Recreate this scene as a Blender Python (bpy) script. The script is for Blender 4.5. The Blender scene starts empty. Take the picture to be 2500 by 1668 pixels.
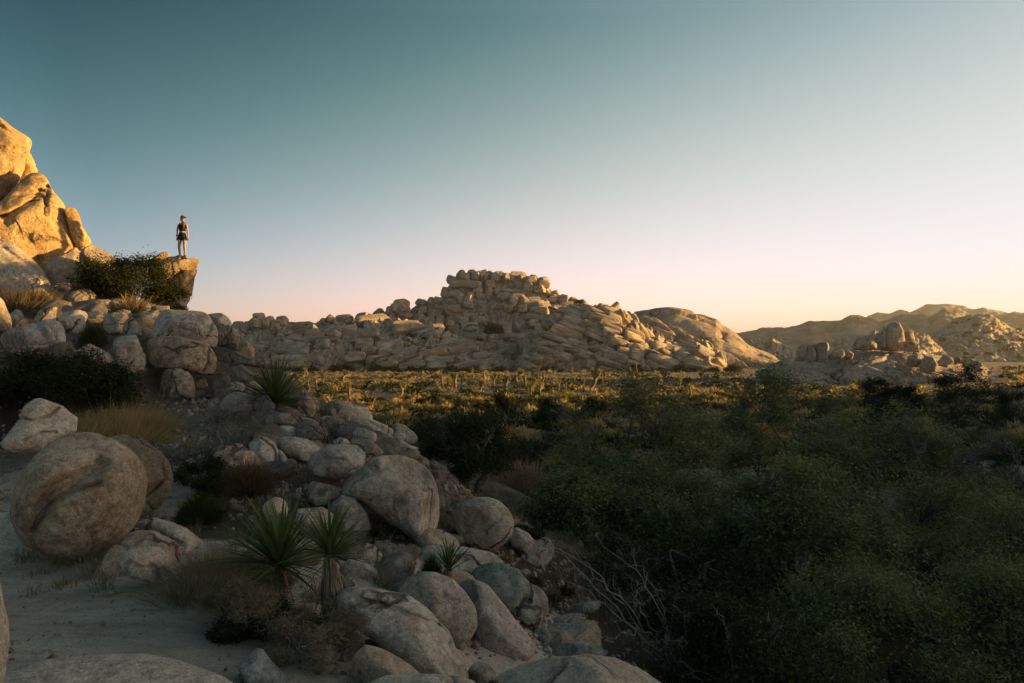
import bpy, bmesh, math, random
import numpy as np
from mathutils import Vector, Matrix

SC = bpy.context.scene
COL = SC.collection
# ---------------------------------------------------------------- camera, sky, sun, exposure
CZ = 6.0                 # eye height above the desert flat (z = 0)
F = 1700.0               # focal length in photograph pixels (2500 wide)
PITCH = math.atan(28.0 / F)
cam = bpy.data.cameras.new('camera'); camo = bpy.data.objects.new('camera', cam); COL.objects.link(camo)
cam.sensor_width = 36.0; cam.lens = 36.0 * F / 2500.0; cam.clip_start = 0.05; cam.clip_end = 9000
camo.location = (0, 0, CZ); camo.rotation_euler = (math.radians(90) + PITCH, 0, 0); SC.camera = camo

SUN_AZ = math.radians(80); SUN_EL = math.radians(5.0)
SUN = np.array([math.sin(SUN_AZ) * math.cos(SUN_EL), math.cos(SUN_AZ) * math.cos(SUN_EL), math.sin(SUN_EL)])
# smooth grading of the physical sky, per channel: 1, height, height^2, towards-sun, height*towards-sun, towards-sun^2, height^3, height^2*towards-sun
SKY_FIT = [(1.448, 0.697, -10.399, 0.37, 7.378, -2.775, -0.651, 0.531), (0.921, 1.191, -6.32, 0.275, 4.437, -1.744, -0.246, -0.545), (1.382, -3.157, -0.108, 0.198, 3.7, -1.314, 0.037, -0.025)]
w = bpy.data.worlds.new('World'); SC.world = w; w.use_nodes = True
wn = w.node_tree
def wnode(t, **kw):
    n = wn.nodes.new(t)
    for k, v in kw.items(): setattr(n, k, v)
    return n
def wmath(op, a, b=None):
    n = wnode('ShaderNodeMath', operation=op)
    for i, x in enumerate((a, b)):
        if x is None: continue
        if isinstance(x, (int, float)): n.inputs[i].default_value = x
        else: wn.links.new(x, n.inputs[i])
    return n.outputs[0]
bg = wn.nodes['Background']
sky = wnode('ShaderNodeTexSky', sky_type='NISHITA', sun_disc=False, sun_elevation=SUN_EL, sun_rotation=SUN_AZ,
            air_density=1.0, dust_density=2.5, ozone_density=1.5, altitude=1200)
geo = wnode('ShaderNodeTexCoord')
dotn = wnode('ShaderNodeVectorMath', operation='DOT_PRODUCT'); wn.links.new(geo.outputs['Generated'], dotn.inputs[0]); dotn.inputs[1].default_value = SUN
sepn = wnode('ShaderNodeSeparateXYZ'); wn.links.new(geo.outputs['Generated'], sepn.inputs[0])
hgt = wmath('MINIMUM', wmath('MAXIMUM', sepn.outputs[2], 0.0), 0.43)
tws = wmath('MINIMUM', wmath('MAXIMUM', dotn.outputs['Value'], -0.33), 0.78)
sepc = wnode('ShaderNodeSeparateColor'); wn.links.new(sky.outputs[0], sepc.inputs[0])
comb = wnode('ShaderNodeCombineColor')
for i in range(3):
    a = SKY_FIT[i]; ex = wmath('ADD', wmath('MULTIPLY', hgt, a[1]), a[0])
    for term, k in ((wmath('MULTIPLY', hgt, hgt), a[2]), (tws, a[3]), (wmath('MULTIPLY', hgt, tws), a[4]), (wmath('MULTIPLY', tws, tws), a[5]), (wmath('MULTIPLY', hgt, wmath('MULTIPLY', hgt, hgt)), a[6]), (wmath('MULTIPLY', tws, wmath('MULTIPLY', hgt, hgt)), a[7])):
        ex = wmath('ADD', ex, wmath('MULTIPLY', term, k))
    wn.links.new(wmath('MULTIPLY', wmath('EXPONENT', ex), sepc.outputs[i]), comb.inputs[i])
wn.links.new(comb.outputs[0], bg.inputs[0]); bg.inputs[1].default_value = 0.05 * 0.93

sun = bpy.data.lights.new('sun', 'SUN'); suno = bpy.data.objects.new('sun', sun); COL.objects.link(suno)
sun.energy = 5.0; sun.angle = math.radians(1.0); sun.color = (1.0, 0.60, 0.17)
suno.rotation_euler = Vector(tuple(-SUN)).to_track_quat('-Z', 'Y').to_euler(); suno.location = (60, 20, 60)
SC.view_settings.view_transform = 'Standard'; SC.view_settings.look = 'None'
SC.view_settings.exposure = 1.45; SC.view_settings.gamma = 1.0
SC.cycles.max_bounces = 5; SC.cycles.diffuse_bounces = 2; SC.cycles.volume_bounces = 0; SC.cycles.transparent_max_bounces = 8
SC.cycles.sample_clamp_indirect = 6.0
SC.render.threads_mode = 'AUTO'

# ---------------------------------------------------------------- pixel <-> place helpers
ZOOM = {'F': (0, 0, 1.0), 'P': (0, 280, 3.267), 'A': (0, 680, 3.267), 'B': (0, 1020, 2.42), 'C': (500, 940, 2.154),
        'L': (0, 700, 5.2257), 'R': (330, 730, 5.2257), 'M': (600, 940, 4.896), 'Y': (560, 1220, 3.5),
        'H': (560, 640, 3.357), 'I': (1200, 640, 3.133), 'J': (1800, 700, 3.357), 'G': (1150, 880, 1.99)}
def full(tag, pts):
    x0, y0, s = ZOOM[tag]
    return [(x0 + x / s, y0 + y / s) for x, y in pts]
cP, sP = math.cos(PITCH), math.sin(PITCH)
def at(u, v, Y):
    cx = (u - 1250.0) / F; cy = (834.0 - v) / F
    d = (cx, cP - sP * cy, sP + cP * cy); k = Y / d[1]
    return np.array([d[0] * k, Y, CZ + d[2] * k])

# ---------------------------------------------------------------- noise
def h3(ix, iy, iz, seed):
    h = (ix.astype(np.uint32) * np.uint32(374761393) + iy.astype(np.uint32) * np.uint32(668265263)
         + iz.astype(np.uint32) * np.uint32(2147483647) + np.uint32((seed * 144665 + 1013904223) & 0xffffffff))
    h = (h ^ (h >> np.uint32(13))) * np.uint32(1274126177)
    h = (h ^ (h >> np.uint32(16))) * np.uint32(2246822519)
    return ((h ^ (h >> np.uint32(15))) & np.uint32(0xffffff)).astype(np.float64) / 16777216.0
def vnoise(p, seed=0):
    i = np.floor(p).astype(np.int64); f = p - i; f = f * f * f * (f * (f * 6 - 15) + 10)
    r = 0
    for dx in (0, 1):
        wx = f[:, 0] if dx else 1 - f[:, 0]
        for dy in (0, 1):
            wy = f[:, 1] if dy else 1 - f[:, 1]
            for dz in (0, 1):
                wz = f[:, 2] if dz else 1 - f[:, 2]
                r = r + wx * wy * wz * h3(i[:, 0] + dx, i[:, 1] + dy, i[:, 2] + dz, seed)
    return r * 2 - 1
def fbm(p, octv=4, seed=0, gain=0.5):
    a, s, t = 1.0, 0, 0.0
    for k in range(octv):
        s = s + a * vnoise(p * (2.03 ** k) + 17.3 * k, seed + k); t += a; a *= gain
    return s / t
def voronoi(p, seed=0, jit=0.9):
    i = np.floor(p).astype(np.int64); n = len(p)
    f1 = np.full(n, 9.0); f2 = np.full(n, 9.0); cid = np.zeros(n)
    for dx in (-1, 0, 1):
        for dy in (-1, 0, 1):
            for dz in (-1, 0, 1):
                j0, j1, j2 = i[:, 0] + dx, i[:, 1] + dy, i[:, 2] + dz
                q = np.stack([j0 + .5 + jit * (h3(j0, j1, j2, seed) - .5), j1 + .5 + jit * (h3(j0, j1, j2, seed + 7) - .5),
                              j2 + .5 + jit * (h3(j0, j1, j2, seed + 13) - .5)], 1)
                d = np.sqrt(((p - q) ** 2).sum(1)); c = h3(j0, j1, j2, seed + 29)
                m = d < f1
                f2 = np.where(m, f1, np.minimum(f2, d)); cid = np.where(m, c, cid); f1 = np.where(m, d, f1)
    return f1, f2, cid
def sstep(a, b, x):
    t = np.clip((x - a) / (b - a), 0, 1); return t * t * (3 - 2 * t)

# ---------------------------------------------------------------- objects
def tag(o, label=None, cat=None, group=None, kind=None):
    if label: o['label'] = label
    if cat: o['category'] = cat
    if group: o['group'] = group
    if kind: o['kind'] = kind
    return o
def mesh_np(name, V, Fc, mat=None, smooth=True):
    V = np.asarray(V, np.float32); me = bpy.data.meshes.new(name)
    if isinstance(Fc, np.ndarray): groups = [Fc]
    else: groups = [np.asarray(f) for f in Fc if len(f)]
    tot = np.concatenate([np.full(len(g), g.shape[1]) for g in groups]); loops = np.concatenate([g.ravel() for g in groups]).astype(np.int32)
    me.vertices.add(len(V)); me.vertices.foreach_set('co', V.ravel())
    me.loops.add(len(loops)); me.loops.foreach_set('vertex_index', loops)
    me.polygons.add(len(tot)); st = np.zeros(len(tot), np.int32); st[1:] = np.cumsum(tot)[:-1]
    me.polygons.foreach_set('loop_start', st)
    me.polygons.foreach_set('use_smooth', np.full(len(tot), smooth))
    if mat: me.materials.append(mat)
    me.update(calc_edges=True)
    return me
def obj(name, me, loc=(0, 0, 0), parent=None):
    o = bpy.data.objects.new(name, me); COL.objects.link(o); o.location = tuple(loc); o.parent = parent
    return o
def empty(name, loc, rz=0.0):
    o = bpy.data.objects.new(name, None); COL.objects.link(o); o.location = tuple(loc); o.rotation_euler = (0, 0, rz); o.empty_display_size = 0.1
    return o

# ---------------------------------------------------------------- materials
class MAT:
    def __init__(s, name, rough=0.9, spec=0.2):
        s.m = bpy.data.materials.new(name); s.m.use_nodes = True; s.t = s.m.node_tree
        s.b = s.t.nodes['Principled BSDF']; s.b.inputs['Roughness'].default_value = rough
        s.b.inputs['Specular IOR Level'].default_value = spec
    def n(s, t, **kw):
        x = s.t.nodes.new(t)
        for k, v in kw.items(): setattr(x, k, v)
        return x
    def l(s, a, b): s.t.links.new(a, b)
    def noise(s, vec, scale, detail=4, rough=0.55, dist=0.0):
        x = s.n('ShaderNodeTexNoise'); s.l(vec, x.inputs['Vector']); x.inputs['Scale'].default_value = scale
        x.inputs['Detail'].default_value = detail; x.inputs['Roughness'].default_value = rough; x.inputs['Distortion'].default_value = dist
        return x.outputs[0]
    def ramp(s, fac, stops, interp='LINEAR'):
        r = s.n('ShaderNodeValToRGB'); s.l(fac, r.inputs[0]); e = r.color_ramp; e.interpolation = interp
        while len(e.elements) < len(stops): e.elements.new(0.5)
        for k, (p, c) in enumerate(stops):
            e.elements[k].position = p; e.elements[k].color = (c[0], c[1], c[2], 1) if not isinstance(c, (int, float)) else (c, c, c, 1)
        return r.outputs[0]
    def mix(s, fac, a, b, mode='MIX'):
        x = s.n('ShaderNodeMix', data_type='RGBA', blend_type=mode)
        if isinstance(fac, (int, float)): x.inputs[0].default_value = fac
        else: s.l(fac, x.inputs[0])
        for k, c in ((6, a), (7, b)):
            if isinstance(c, tuple): x.inputs[k].default_value = (*c, 1)
            else: s.l(c, x.inputs[k])
        return x.outputs[2]
    def math(s, op, a, b=0.5):
        x = s.n('ShaderNodeMath', operation=op)
        for k, c in ((0, a), (1, b)):
            if isinstance(c, (int, float)): x.inputs[k].default_value = c
            else: s.l(c, x.inputs[k])
        return x.outputs[0]
    def bump(s, h, strength, dist):
        x = s.n('ShaderNodeBump'); x.inputs['Strength'].default_value = strength; x.inputs['Distance'].default_value = dist; s.l(h, x.inputs['Height'])
        s.l(x.outputs[0], s.b.inputs['Normal'])
def granite(name, light=(0.49, 0.435, 0.375), mid=(0.32, 0.275, 0.23), stain=(0.23, 0.14, 0.07), dark=(0.075, 0.07, 0.06),
            k=1.0, stain_amt=0.5, lichen=0.6, bump=0.85, joint=0.8):
    m = MAT(name, 0.92, 0.15)
    tc = m.n('ShaderNodeTexCoord'); vec = tc.outputs['Object']
    oi = m.n('ShaderNodeObjectInfo')
    off = m.n('ShaderNodeVectorMath', operation='ADD'); m.l(vec, off.inputs[0])
    cx = m.n('ShaderNodeCombineXYZ'); m.l(m.math('MULTIPLY', oi.outputs['Random'], 37.0), cx.inputs[0]); m.l(m.math('MULTIPLY', oi.outputs['Random'], 11.0), cx.inputs[2]); m.l(cx.outputs[0], off.inputs[1])
    v = off.outputs[0]
    big = m.noise(v, 1.1 / k, 3, 0.6, 0.4)
    c = m.mix(m.ramp(big, [(0.36, 0.0), (0.62, 1.0)]), mid, light)
    med = m.noise(v, 3.2 / k, 6, 0.65, 0.8)
    c = m.mix(m.math('MULTIPLY', m.ramp(med, [(0.52, 0.0), (0.66, 1.0)]), stain_amt), c, stain)
    lic = m.noise(v, 7.5 / k, 8, 0.72, 0.3)
    reg = m.noise(v, 0.9 / k, 2, 0.5)
    lf = m.math('MULTIPLY', m.ramp(lic, [(0.47, 0.0), (0.62, 1.0)]), m.ramp(reg, [(0.38, 0.15), (0.62, 1.0)]))
    c = m.mix(m.math('MULTIPLY', lf, lichen), c, dark)
    mp = m.n('ShaderNodeMapping'); m.l(v, mp.inputs[0]); mp.inputs['Scale'].default_value = (1.0, 1.0, 0.45)
    var = m.math('MULTIPLY', m.ramp(m.noise(mp.outputs[0], 2.1 / k, 7, 0.72, 0.9), [(0.50, 0.0), (0.60, 1.0)]), m.ramp(m.noise(v, 0.7 / k, 2, 0.5), [(0.42, 0.0), (0.58, 1.0)]))
    c = m.mix(m.math('MULTIPLY', var, lichen * 0.8), c, (dark[0] * 1.3, dark[1] * 1.2, dark[2] * 1.05))
    spk = m.noise(v, 55.0 / k, 3, 0.8)
    c = m.mix(0.85, c, m.ramp(spk, [(0.30, 0.3), (0.44, 1.0), (0.58, 1.18), (0.70, 1.75)]), 'MULTIPLY')
    c = m.mix(0.6, c, m.ramp(m.noise(v, 16.0 / k, 6, 0.75, 0.2), [(0.36, 0.5), (0.5, 1.1), (0.66, 1.5)]), 'MULTIPLY')
    vo = m.n('ShaderNodeTexVoronoi', feature='DISTANCE_TO_EDGE'); wv = m.n('ShaderNodeVectorMath', operation='ADD'); nz3 = m.n('ShaderNodeTexNoise'); m.l(v, nz3.inputs['Vector']); nz3.inputs['Scale'].default_value = 1.3 / k; nz3.inputs['Detail'].default_value = 6
    sc3 = m.n('ShaderNodeVectorMath', operation='SCALE'); m.l(nz3.outputs['Color'], sc3.inputs[0]); sc3.inputs['Scale'].default_value = 1.1 * k; m.l(v, wv.inputs[0]); m.l(sc3.outputs[0], wv.inputs[1]); m.l(wv.outputs[0], vo.inputs['Vector']); vo.inputs['Scale'].default_value = 0.55 / k
    line = m.math('MULTIPLY', m.ramp(vo.outputs['Distance'], [(0.004, 1.0), (0.018, 0.0)]), m.ramp(m.noise(v, 0.8 / k, 3, 0.6), [(0.47, 0.0), (0.56, joint)]))
    c = m.mix(line, c, (0.05, 0.042, 0.034))
    tint = m.ramp(oi.outputs['Random'], [(0.0, (0.84, 0.86, 0.90)), (0.5, (1.0, 0.98, 0.95)), (1.0, (1.06, 0.94, 0.80))])
    c = m.mix(1.0, c, tint, 'MULTIPLY')
    m.l(c, m.b.inputs['Base Color'])
    hh = m.math('ADD', m.math('MULTIPLY', m.noise(v, 18.0 / k, 8, 0.72), 1.0), m.math('MULTIPLY', m.noise(v, 4.0 / k, 6, 0.65, 0.6), 1.6))
    m.bump(m.math('SUBTRACT', hh, m.math('MULTIPLY', line, 2.5)), bump, 0.035 * k)
    return m.m
def foliage(name, a, b, rough=0.7, trans=0.25, scale=1.2):
    m = MAT(name, rough, 0.06)
    g = m.n('ShaderNodeNewGeometry')
    c = m.mix(g.outputs['Random Per Island'], a, b)
    tc = m.n('ShaderNodeTexCoord')
    nz = m.noise(tc.outputs['Object'], scale, 3, 0.6)
    c = m.mix(1.0, c, m.ramp(nz, [(0.3, 0.65), (0.7, 1.3)]), 'MULTIPLY')
    m.l(c, m.b.inputs['Base Color'])
    tr = m.n('ShaderNodeBsdfTranslucent'); m.l(c, tr.inputs[0])
    mx = m.n('ShaderNodeMixShader'); mx.inputs[0].default_value = trans
    m.l(m.b.outputs[0], mx.inputs[1]); m.l(tr.outputs[0], mx.inputs[2]); m.l(mx.outputs[0], m.t.nodes['Material Output'].inputs[0])
    return m.m
def plain(name, c, rough=0.8, var=0.25, scale=30.0, spec=0.25):
    m = MAT(name, rough, spec); tc = m.n('ShaderNodeTexCoord')
    nz = m.noise(tc.outputs['Object'], scale, 4, 0.6)
    m.l(m.mix(1.0, c, m.ramp(nz, [(0.3, 1 - var), (0.7, 1 + var)]), 'MULTIPLY'), m.b.inputs['Base Color'])
    return m.m
M = {}
M['gran'] = granite('granite')
M['gran_pale'] = granite('granite_pale', (0.54, 0.485, 0.425), (0.40, 0.35, 0.30), stain_amt=0.3, lichen=0.35)
M['gran_brown'] = granite('granite_brown', (0.43, 0.36, 0.29), (0.29, 0.23, 0.175), stain=(0.17, 0.10, 0.05), stain_amt=0.6, lichen=0.8)
M['gran_hero'] = granite('granite_grey_brown', (0.44, 0.385, 0.325), (0.27, 0.225, 0.18), stain=(0.18, 0.115, 0.065), stain_amt=0.5, lichen=0.85, joint=0.0)
M['gran_slab'] = granite('granite_slab', (0.64, 0.555, 0.465), (0.50, 0.425, 0.345), stain_amt=0.2, lichen=0.4, joint=0.1)
M['gran_dark'] = granite('granite_dark', (0.26, 0.23, 0.20), (0.17, 0.14, 0.11), stain_amt=0.5, lichen=0.9)
M['gran_teal'] = granite('granite_grey_green', (0.31, 0.34, 0.32), (0.21, 0.24, 0.225), stain_amt=0.15, lichen=0.6)
M['gran_gold'] = granite('granite_sun_tint', (0.52, 0.39, 0.22), (0.42, 0.29, 0.14), stain=(0.28, 0.14, 0.04), k=3.0, stain_amt=0.55, lichen=0.45, joint=0.4)  # same granite stained warm: golden sunlight put into the colour
M['gran_far'] = granite('granite_far', (0.48, 0.395, 0.32), (0.36, 0.285, 0.225), k=9.0, stain_amt=0.5, lichen=0.65, bump=0.8)
M['gran_dome'] = granite('granite_dome', (0.42, 0.33, 0.25), (0.34, 0.25, 0.18), k=12.0, stain_amt=0.55, lichen=0.45, bump=0.5)
M['mount'] = plain('mountain_scrub', (0.24, 0.19, 0.14), 0.95, 0.5, 0.05)
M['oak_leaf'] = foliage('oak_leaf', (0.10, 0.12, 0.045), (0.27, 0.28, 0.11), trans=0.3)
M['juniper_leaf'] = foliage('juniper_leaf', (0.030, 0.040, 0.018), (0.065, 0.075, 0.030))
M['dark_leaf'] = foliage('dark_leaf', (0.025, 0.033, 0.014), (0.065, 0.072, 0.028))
M['green_stem'] = foliage('green_stem', (0.035, 0.05, 0.012), (0.07, 0.085, 0.022))
M['dry_brush'] = foliage('dry_brush', (0.14, 0.115, 0.07), (0.31, 0.26, 0.165))
M['grey_brush'] = foliage('grey_brush', (0.09, 0.085, 0.06), (0.16, 0.15, 0.11))
M['gold_grass'] = foliage('gold_grass', (0.26, 0.18, 0.075), (0.42, 0.31, 0.15))
M['gold_shrub'] = foliage('gold_shrub', (0.30, 0.21, 0.085), (0.52, 0.38, 0.17), trans=0.45, scale=.3)
M['pink_shrub'] = foliage('pink_shrub', (0.26, 0.17, 0.11), (0.44, 0.31, 0.21), trans=0.4, scale=.3)
M['sage_shrub'] = foliage('sage_shrub', (0.085, 0.095, 0.045), (0.16, 0.165, 0.075), trans=0.3)
M['lime_shrub'] = foliage('lime_shrub', (0.13, 0.14, 0.025), (0.25, 0.25, 0.06), trans=0.35)
M['red_brush'] = foliage('red_brush', (0.11, 0.075, 0.04), (0.19, 0.14, 0.08))
M['yucca_leaf'] = foliage('yucca_leaf', (0.055, 0.085, 0.026), (0.12, 0.15, 0.045), rough=0.45, trans=0.15)
M['yucca_dead'] = foliage('yucca_dead', (0.14, 0.13, 0.115), (0.30, 0.26, 0.20), trans=0.05)
M['yucca_tan'] = foliage('yucca_tan', (0.22, 0.13, 0.05), (0.34, 0.21, 0.09), trans=0.1)
M['joshua_leaf'] = foliage('joshua_leaf', (0.15, 0.16, 0.035), (0.32, 0.30, 0.08), trans=0.4)
M['joshua_bark'] = plain('joshua_bark', (0.20, 0.15, 0.09), 0.95, 0.4, 6.0)
M['bark'] = plain('dark_bark', (0.10, 0.09, 0.075), 0.95, 0.4, 12.0)
M['grey_twig'] = plain('weathered_grey_twig', (0.24, 0.23, 0.21), 0.9, 0.4, 8.0)
M['dark_twig'] = plain('dark_twig', (0.05, 0.042, 0.034), 0.9, 0.4, 8.0)

# ---------------------------------------------------------------- boulders (outline in zoom pixels, distance in metres, shape options)
# name, label, zoom, outline, Y, options
ROCKS = []
def R(name, label, zt, pts, Y, **o): ROCKS.append((name, label, zt, pts, Y, o))
PILE = 'boulders in the pile below the lookout'
# -- the sunlit tower on the left
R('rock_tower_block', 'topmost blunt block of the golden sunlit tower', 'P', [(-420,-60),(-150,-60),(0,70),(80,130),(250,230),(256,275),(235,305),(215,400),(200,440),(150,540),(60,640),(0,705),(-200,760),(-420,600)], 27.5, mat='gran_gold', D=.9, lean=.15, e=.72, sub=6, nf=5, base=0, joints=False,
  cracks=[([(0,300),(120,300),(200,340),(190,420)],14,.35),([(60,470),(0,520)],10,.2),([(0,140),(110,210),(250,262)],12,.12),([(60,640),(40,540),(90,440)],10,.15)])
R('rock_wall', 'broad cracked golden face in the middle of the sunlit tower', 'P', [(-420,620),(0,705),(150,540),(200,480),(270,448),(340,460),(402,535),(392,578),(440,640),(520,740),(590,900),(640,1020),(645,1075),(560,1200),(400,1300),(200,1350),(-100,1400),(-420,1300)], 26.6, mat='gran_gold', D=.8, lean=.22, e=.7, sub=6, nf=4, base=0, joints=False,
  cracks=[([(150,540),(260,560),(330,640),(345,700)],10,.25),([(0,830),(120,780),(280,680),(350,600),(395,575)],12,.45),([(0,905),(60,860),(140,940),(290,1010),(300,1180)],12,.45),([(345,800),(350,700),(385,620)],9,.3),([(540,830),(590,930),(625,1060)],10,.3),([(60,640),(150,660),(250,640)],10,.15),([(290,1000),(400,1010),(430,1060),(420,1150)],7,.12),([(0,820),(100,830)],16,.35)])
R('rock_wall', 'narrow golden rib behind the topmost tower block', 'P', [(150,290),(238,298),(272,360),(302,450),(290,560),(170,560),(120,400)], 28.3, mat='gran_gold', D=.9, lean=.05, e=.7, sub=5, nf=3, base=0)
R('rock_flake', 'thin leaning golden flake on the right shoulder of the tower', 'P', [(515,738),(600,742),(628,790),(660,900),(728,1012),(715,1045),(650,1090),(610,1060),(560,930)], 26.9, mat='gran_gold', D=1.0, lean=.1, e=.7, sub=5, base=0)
R('rock', 'brown shaded rock at the foot of the golden tower', 'P', [(330,1200),(480,1150),(650,1060),(650,1200),(660,1340),(560,1410),(400,1380),(340,1290)], 26.0, mat='gran_brown', D=.9, sub=5, base=1)
R('boulder', 'huge grey sloping boulder leaning on the foot of the golden tower', 'P', [(-300,960),(-100,960),(0,988),(100,1025),(210,1110),(330,1220),(385,1330),(418,1455),(300,1500),(100,1450),(-300,1470)], 24.0, mat='gran', D=.7, lean=.45, e=.8, sub=6, nf=3, cracks=[([(0,1050),(130,1150),(250,1220),(330,1300)],14,.1)])
R('boulder', 'rounded brown boulder between the golden tower and the bush', 'P', [(630,1120),(660,1075),(740,1036),(830,1080),(920,1120),(965,1200),(930,1300),(800,1360),(700,1340),(645,1300)], 25.5, mat='gran_brown', D=1.0, sub=5, cracks=[([(700,1080),(820,1110),(900,1130)],8,.08)])
# -- the lookout crag
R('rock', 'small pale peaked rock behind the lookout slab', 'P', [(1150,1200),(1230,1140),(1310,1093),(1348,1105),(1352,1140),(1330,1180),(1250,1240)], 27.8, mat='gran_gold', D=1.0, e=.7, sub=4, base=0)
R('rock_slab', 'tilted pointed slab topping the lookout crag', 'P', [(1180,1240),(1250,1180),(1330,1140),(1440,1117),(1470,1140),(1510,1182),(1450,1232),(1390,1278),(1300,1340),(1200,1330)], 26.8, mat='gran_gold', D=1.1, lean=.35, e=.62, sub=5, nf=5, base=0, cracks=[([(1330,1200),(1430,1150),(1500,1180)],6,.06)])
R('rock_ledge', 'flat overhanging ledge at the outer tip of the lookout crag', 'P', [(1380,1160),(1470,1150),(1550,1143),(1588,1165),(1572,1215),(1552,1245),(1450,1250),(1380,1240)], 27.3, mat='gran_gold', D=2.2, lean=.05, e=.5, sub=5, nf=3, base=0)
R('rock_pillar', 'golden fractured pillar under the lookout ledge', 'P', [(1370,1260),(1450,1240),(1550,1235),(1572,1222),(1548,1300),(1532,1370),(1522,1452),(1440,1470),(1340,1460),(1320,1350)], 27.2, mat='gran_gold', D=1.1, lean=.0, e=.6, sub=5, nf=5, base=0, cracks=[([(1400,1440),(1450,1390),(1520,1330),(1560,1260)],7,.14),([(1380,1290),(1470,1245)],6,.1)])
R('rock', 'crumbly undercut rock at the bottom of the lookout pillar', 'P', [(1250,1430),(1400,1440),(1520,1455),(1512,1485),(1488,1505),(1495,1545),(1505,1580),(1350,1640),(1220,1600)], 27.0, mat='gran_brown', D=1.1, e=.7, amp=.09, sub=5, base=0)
# -- the boulder pile
R('boulder', 'tall pale boulder at the left end of the pile', 'L', [(-250,120),(-60,110),(0,138),(60,200),(110,330),(155,420),(150,530),(90,565),(0,545),(-250,600)], 17.0, D=.8, sub=5)
R('boulder', 'dark rounded boulder under the reddish grass', 'L', [(40,140),(100,100),(200,110),(290,160),(305,220),(230,265),(120,255),(50,205)], 21.0, mat='gran_dark')
R('boulder', 'pale low boulder right of the tall left end boulder', 'L', [(130,330),(200,285),(270,315),(305,380),(320,450),(200,530),(140,460)], 18.6)
R('boulder', 'round warm brown boulder below the tower foot', 'P', [(395,1385),(460,1345),(550,1338),(586,1390),(575,1415),(540,1445),(525,1480),(460,1480),(405,1435)], 24.2, mat='gran_brown', sub=5)
R('boulder', 'oval tan boulder with warm right side, uphill of the pile', 'L', [(860,120),(920,58),(1050,28),(1160,42),(1232,130),(1185,185),(1060,215),(920,215),(865,175)], 23.0, mat='gran_brown', sub=5)
R('boulder', 'small reddish rock beside the base of the dark bush', 'P', [(590,1372),(640,1338),(700,1332),(725,1370),(690,1405),(600,1405)], 25.0, mat='gran_brown')
R('boulder', 'long flat-topped grey boulder along the upper edge of the pile', 'L', [(1065,245),(1110,190),(1200,163),(1390,163),(1443,210),(1443,270),(1390,300),(1120,318),(1075,290)], 21.3, e=.65, sub=5)
R('boulder', 'blunt grey boulder right of the long flat-topped one', 'L', [(1425,190),(1560,178),(1640,220),(1653,290),(1580,305),(1450,300),(1425,250)], 21.5, e=.7, sub=5)
R('boulder', 'wedge-shaped pale boulder in the upper left of the pile', 'L', [(430,410),(500,310),(620,258),(700,248),(733,270),(720,340),(718,440),(600,490),(480,490),(430,450)], 18.6, sub=5)
R('boulder', 'small pale stone above the wedge-shaped boulder', 'L', [(580,225),(620,188),(670,192),(675,245),(590,250)], 20.5)
R('boulder', 'creased grey boulder above the wedge-shaped boulder', 'L', [(665,200),(740,178),(800,198),(900,198),(925,260),(860,300),(780,300),(690,255)], 20.0, cracks=[([(720,190),(800,260),(850,290)],14,.12)])
R('boulder', 'pear-shaped grey boulder above the small green bush', 'L', [(735,400),(790,310),(860,292),(1000,293),(1090,318),(1123,370),(1085,450),(1070,560),(1000,620),(920,610),(855,550),(795,480)], 18.0, lean=.15, sub=5)
R('boulder', 'smooth grey boulder beneath the long flat-topped one', 'L', [(1095,325),(1250,308),(1350,318),(1368,360),(1325,430),(1250,475),(1130,470),(1095,400)], 19.2, sub=5, cracks=[([(1110,400),(1200,410),(1290,405)],10,.05)])
R('boulder', 'rounded grey boulder with a crack across its foot', 'L', [(1315,455),(1360,370),(1450,328),(1560,318),(1622,350),(1633,420),(1592,520),(1560,610),(1400,610),(1325,540)], 18.0, sub=5, cracks=[([(1340,500),(1440,485),(1580,480)],8,.1)])
R('boulder', 'half hidden grey rock behind the cracked rounded boulder', 'L', [(1475,315),(1580,288),(1662,308),(1695,390),(1640,430),(1560,400)], 19.4)
R('boulder', 'triangular grey boulder with a pointed right foot', 'L', [(1615,440),(1690,388),(1740,450),(1800,540),(1818,645),(1740,630),(1590,620),(1595,520)], 17.4, e=.7, sub=5)
R('boulder', 'broad pale two-humped boulder behind the bare black twigs', 'L', [(0,690),(60,600),(200,528),(330,498),(480,468),(560,428),(640,418),(760,438),(822,530),(842,640),(835,760),(800,860),(600,890),(300,890),(100,870),(20,780)], 15.6, mat='gran_pale', sub=6, cracks=[([(480,480),(520,560),(560,640)],40,.12)])
R('boulder', 'dark grey rounded rock behind the twigs and below the green bush', 'L', [(835,670),(920,638),(1040,668),(1085,720),(1065,820),(900,860),(835,790)], 16.8, mat='gran_dark')
R('boulder', 'pale sloping rock with bare twigs lying over it', 'L', [(1035,780),(1150,728),(1300,800),(1400,850),(1470,900),(1482,970),(1420,1020),(1200,1040),(1050,930)], 15.3, mat='gran_pale', sub=5)
R('boulder', 'tall shaded boulder left of the dark gap in the pile', 'L', [(1440,670),(1550,608),(1680,612),(1740,670),(1790,800),(1850,900),(1865,980),(1830,1080),(1650,1140),(1520,1100),(1450,880)], 15.6, mat='gran', sub=5, cracks=[([(1500,780),(1650,760),(1800,800)],8,.05)])
R('boulder', 'shaded boulder tucked beside the largest top boulder', 'A', [(1090,335),(1130,290),(1200,270),(1260,252),(1275,290),(1225,365),(1180,400),(1105,395)], 19.0, sub=5)
R('boulder', 'small knob of rock in the dark gap of the pile', 'A', [(1128,405),(1170,388),(1212,405),(1205,450),(1170,490),(1138,455)], 17.6)
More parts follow.
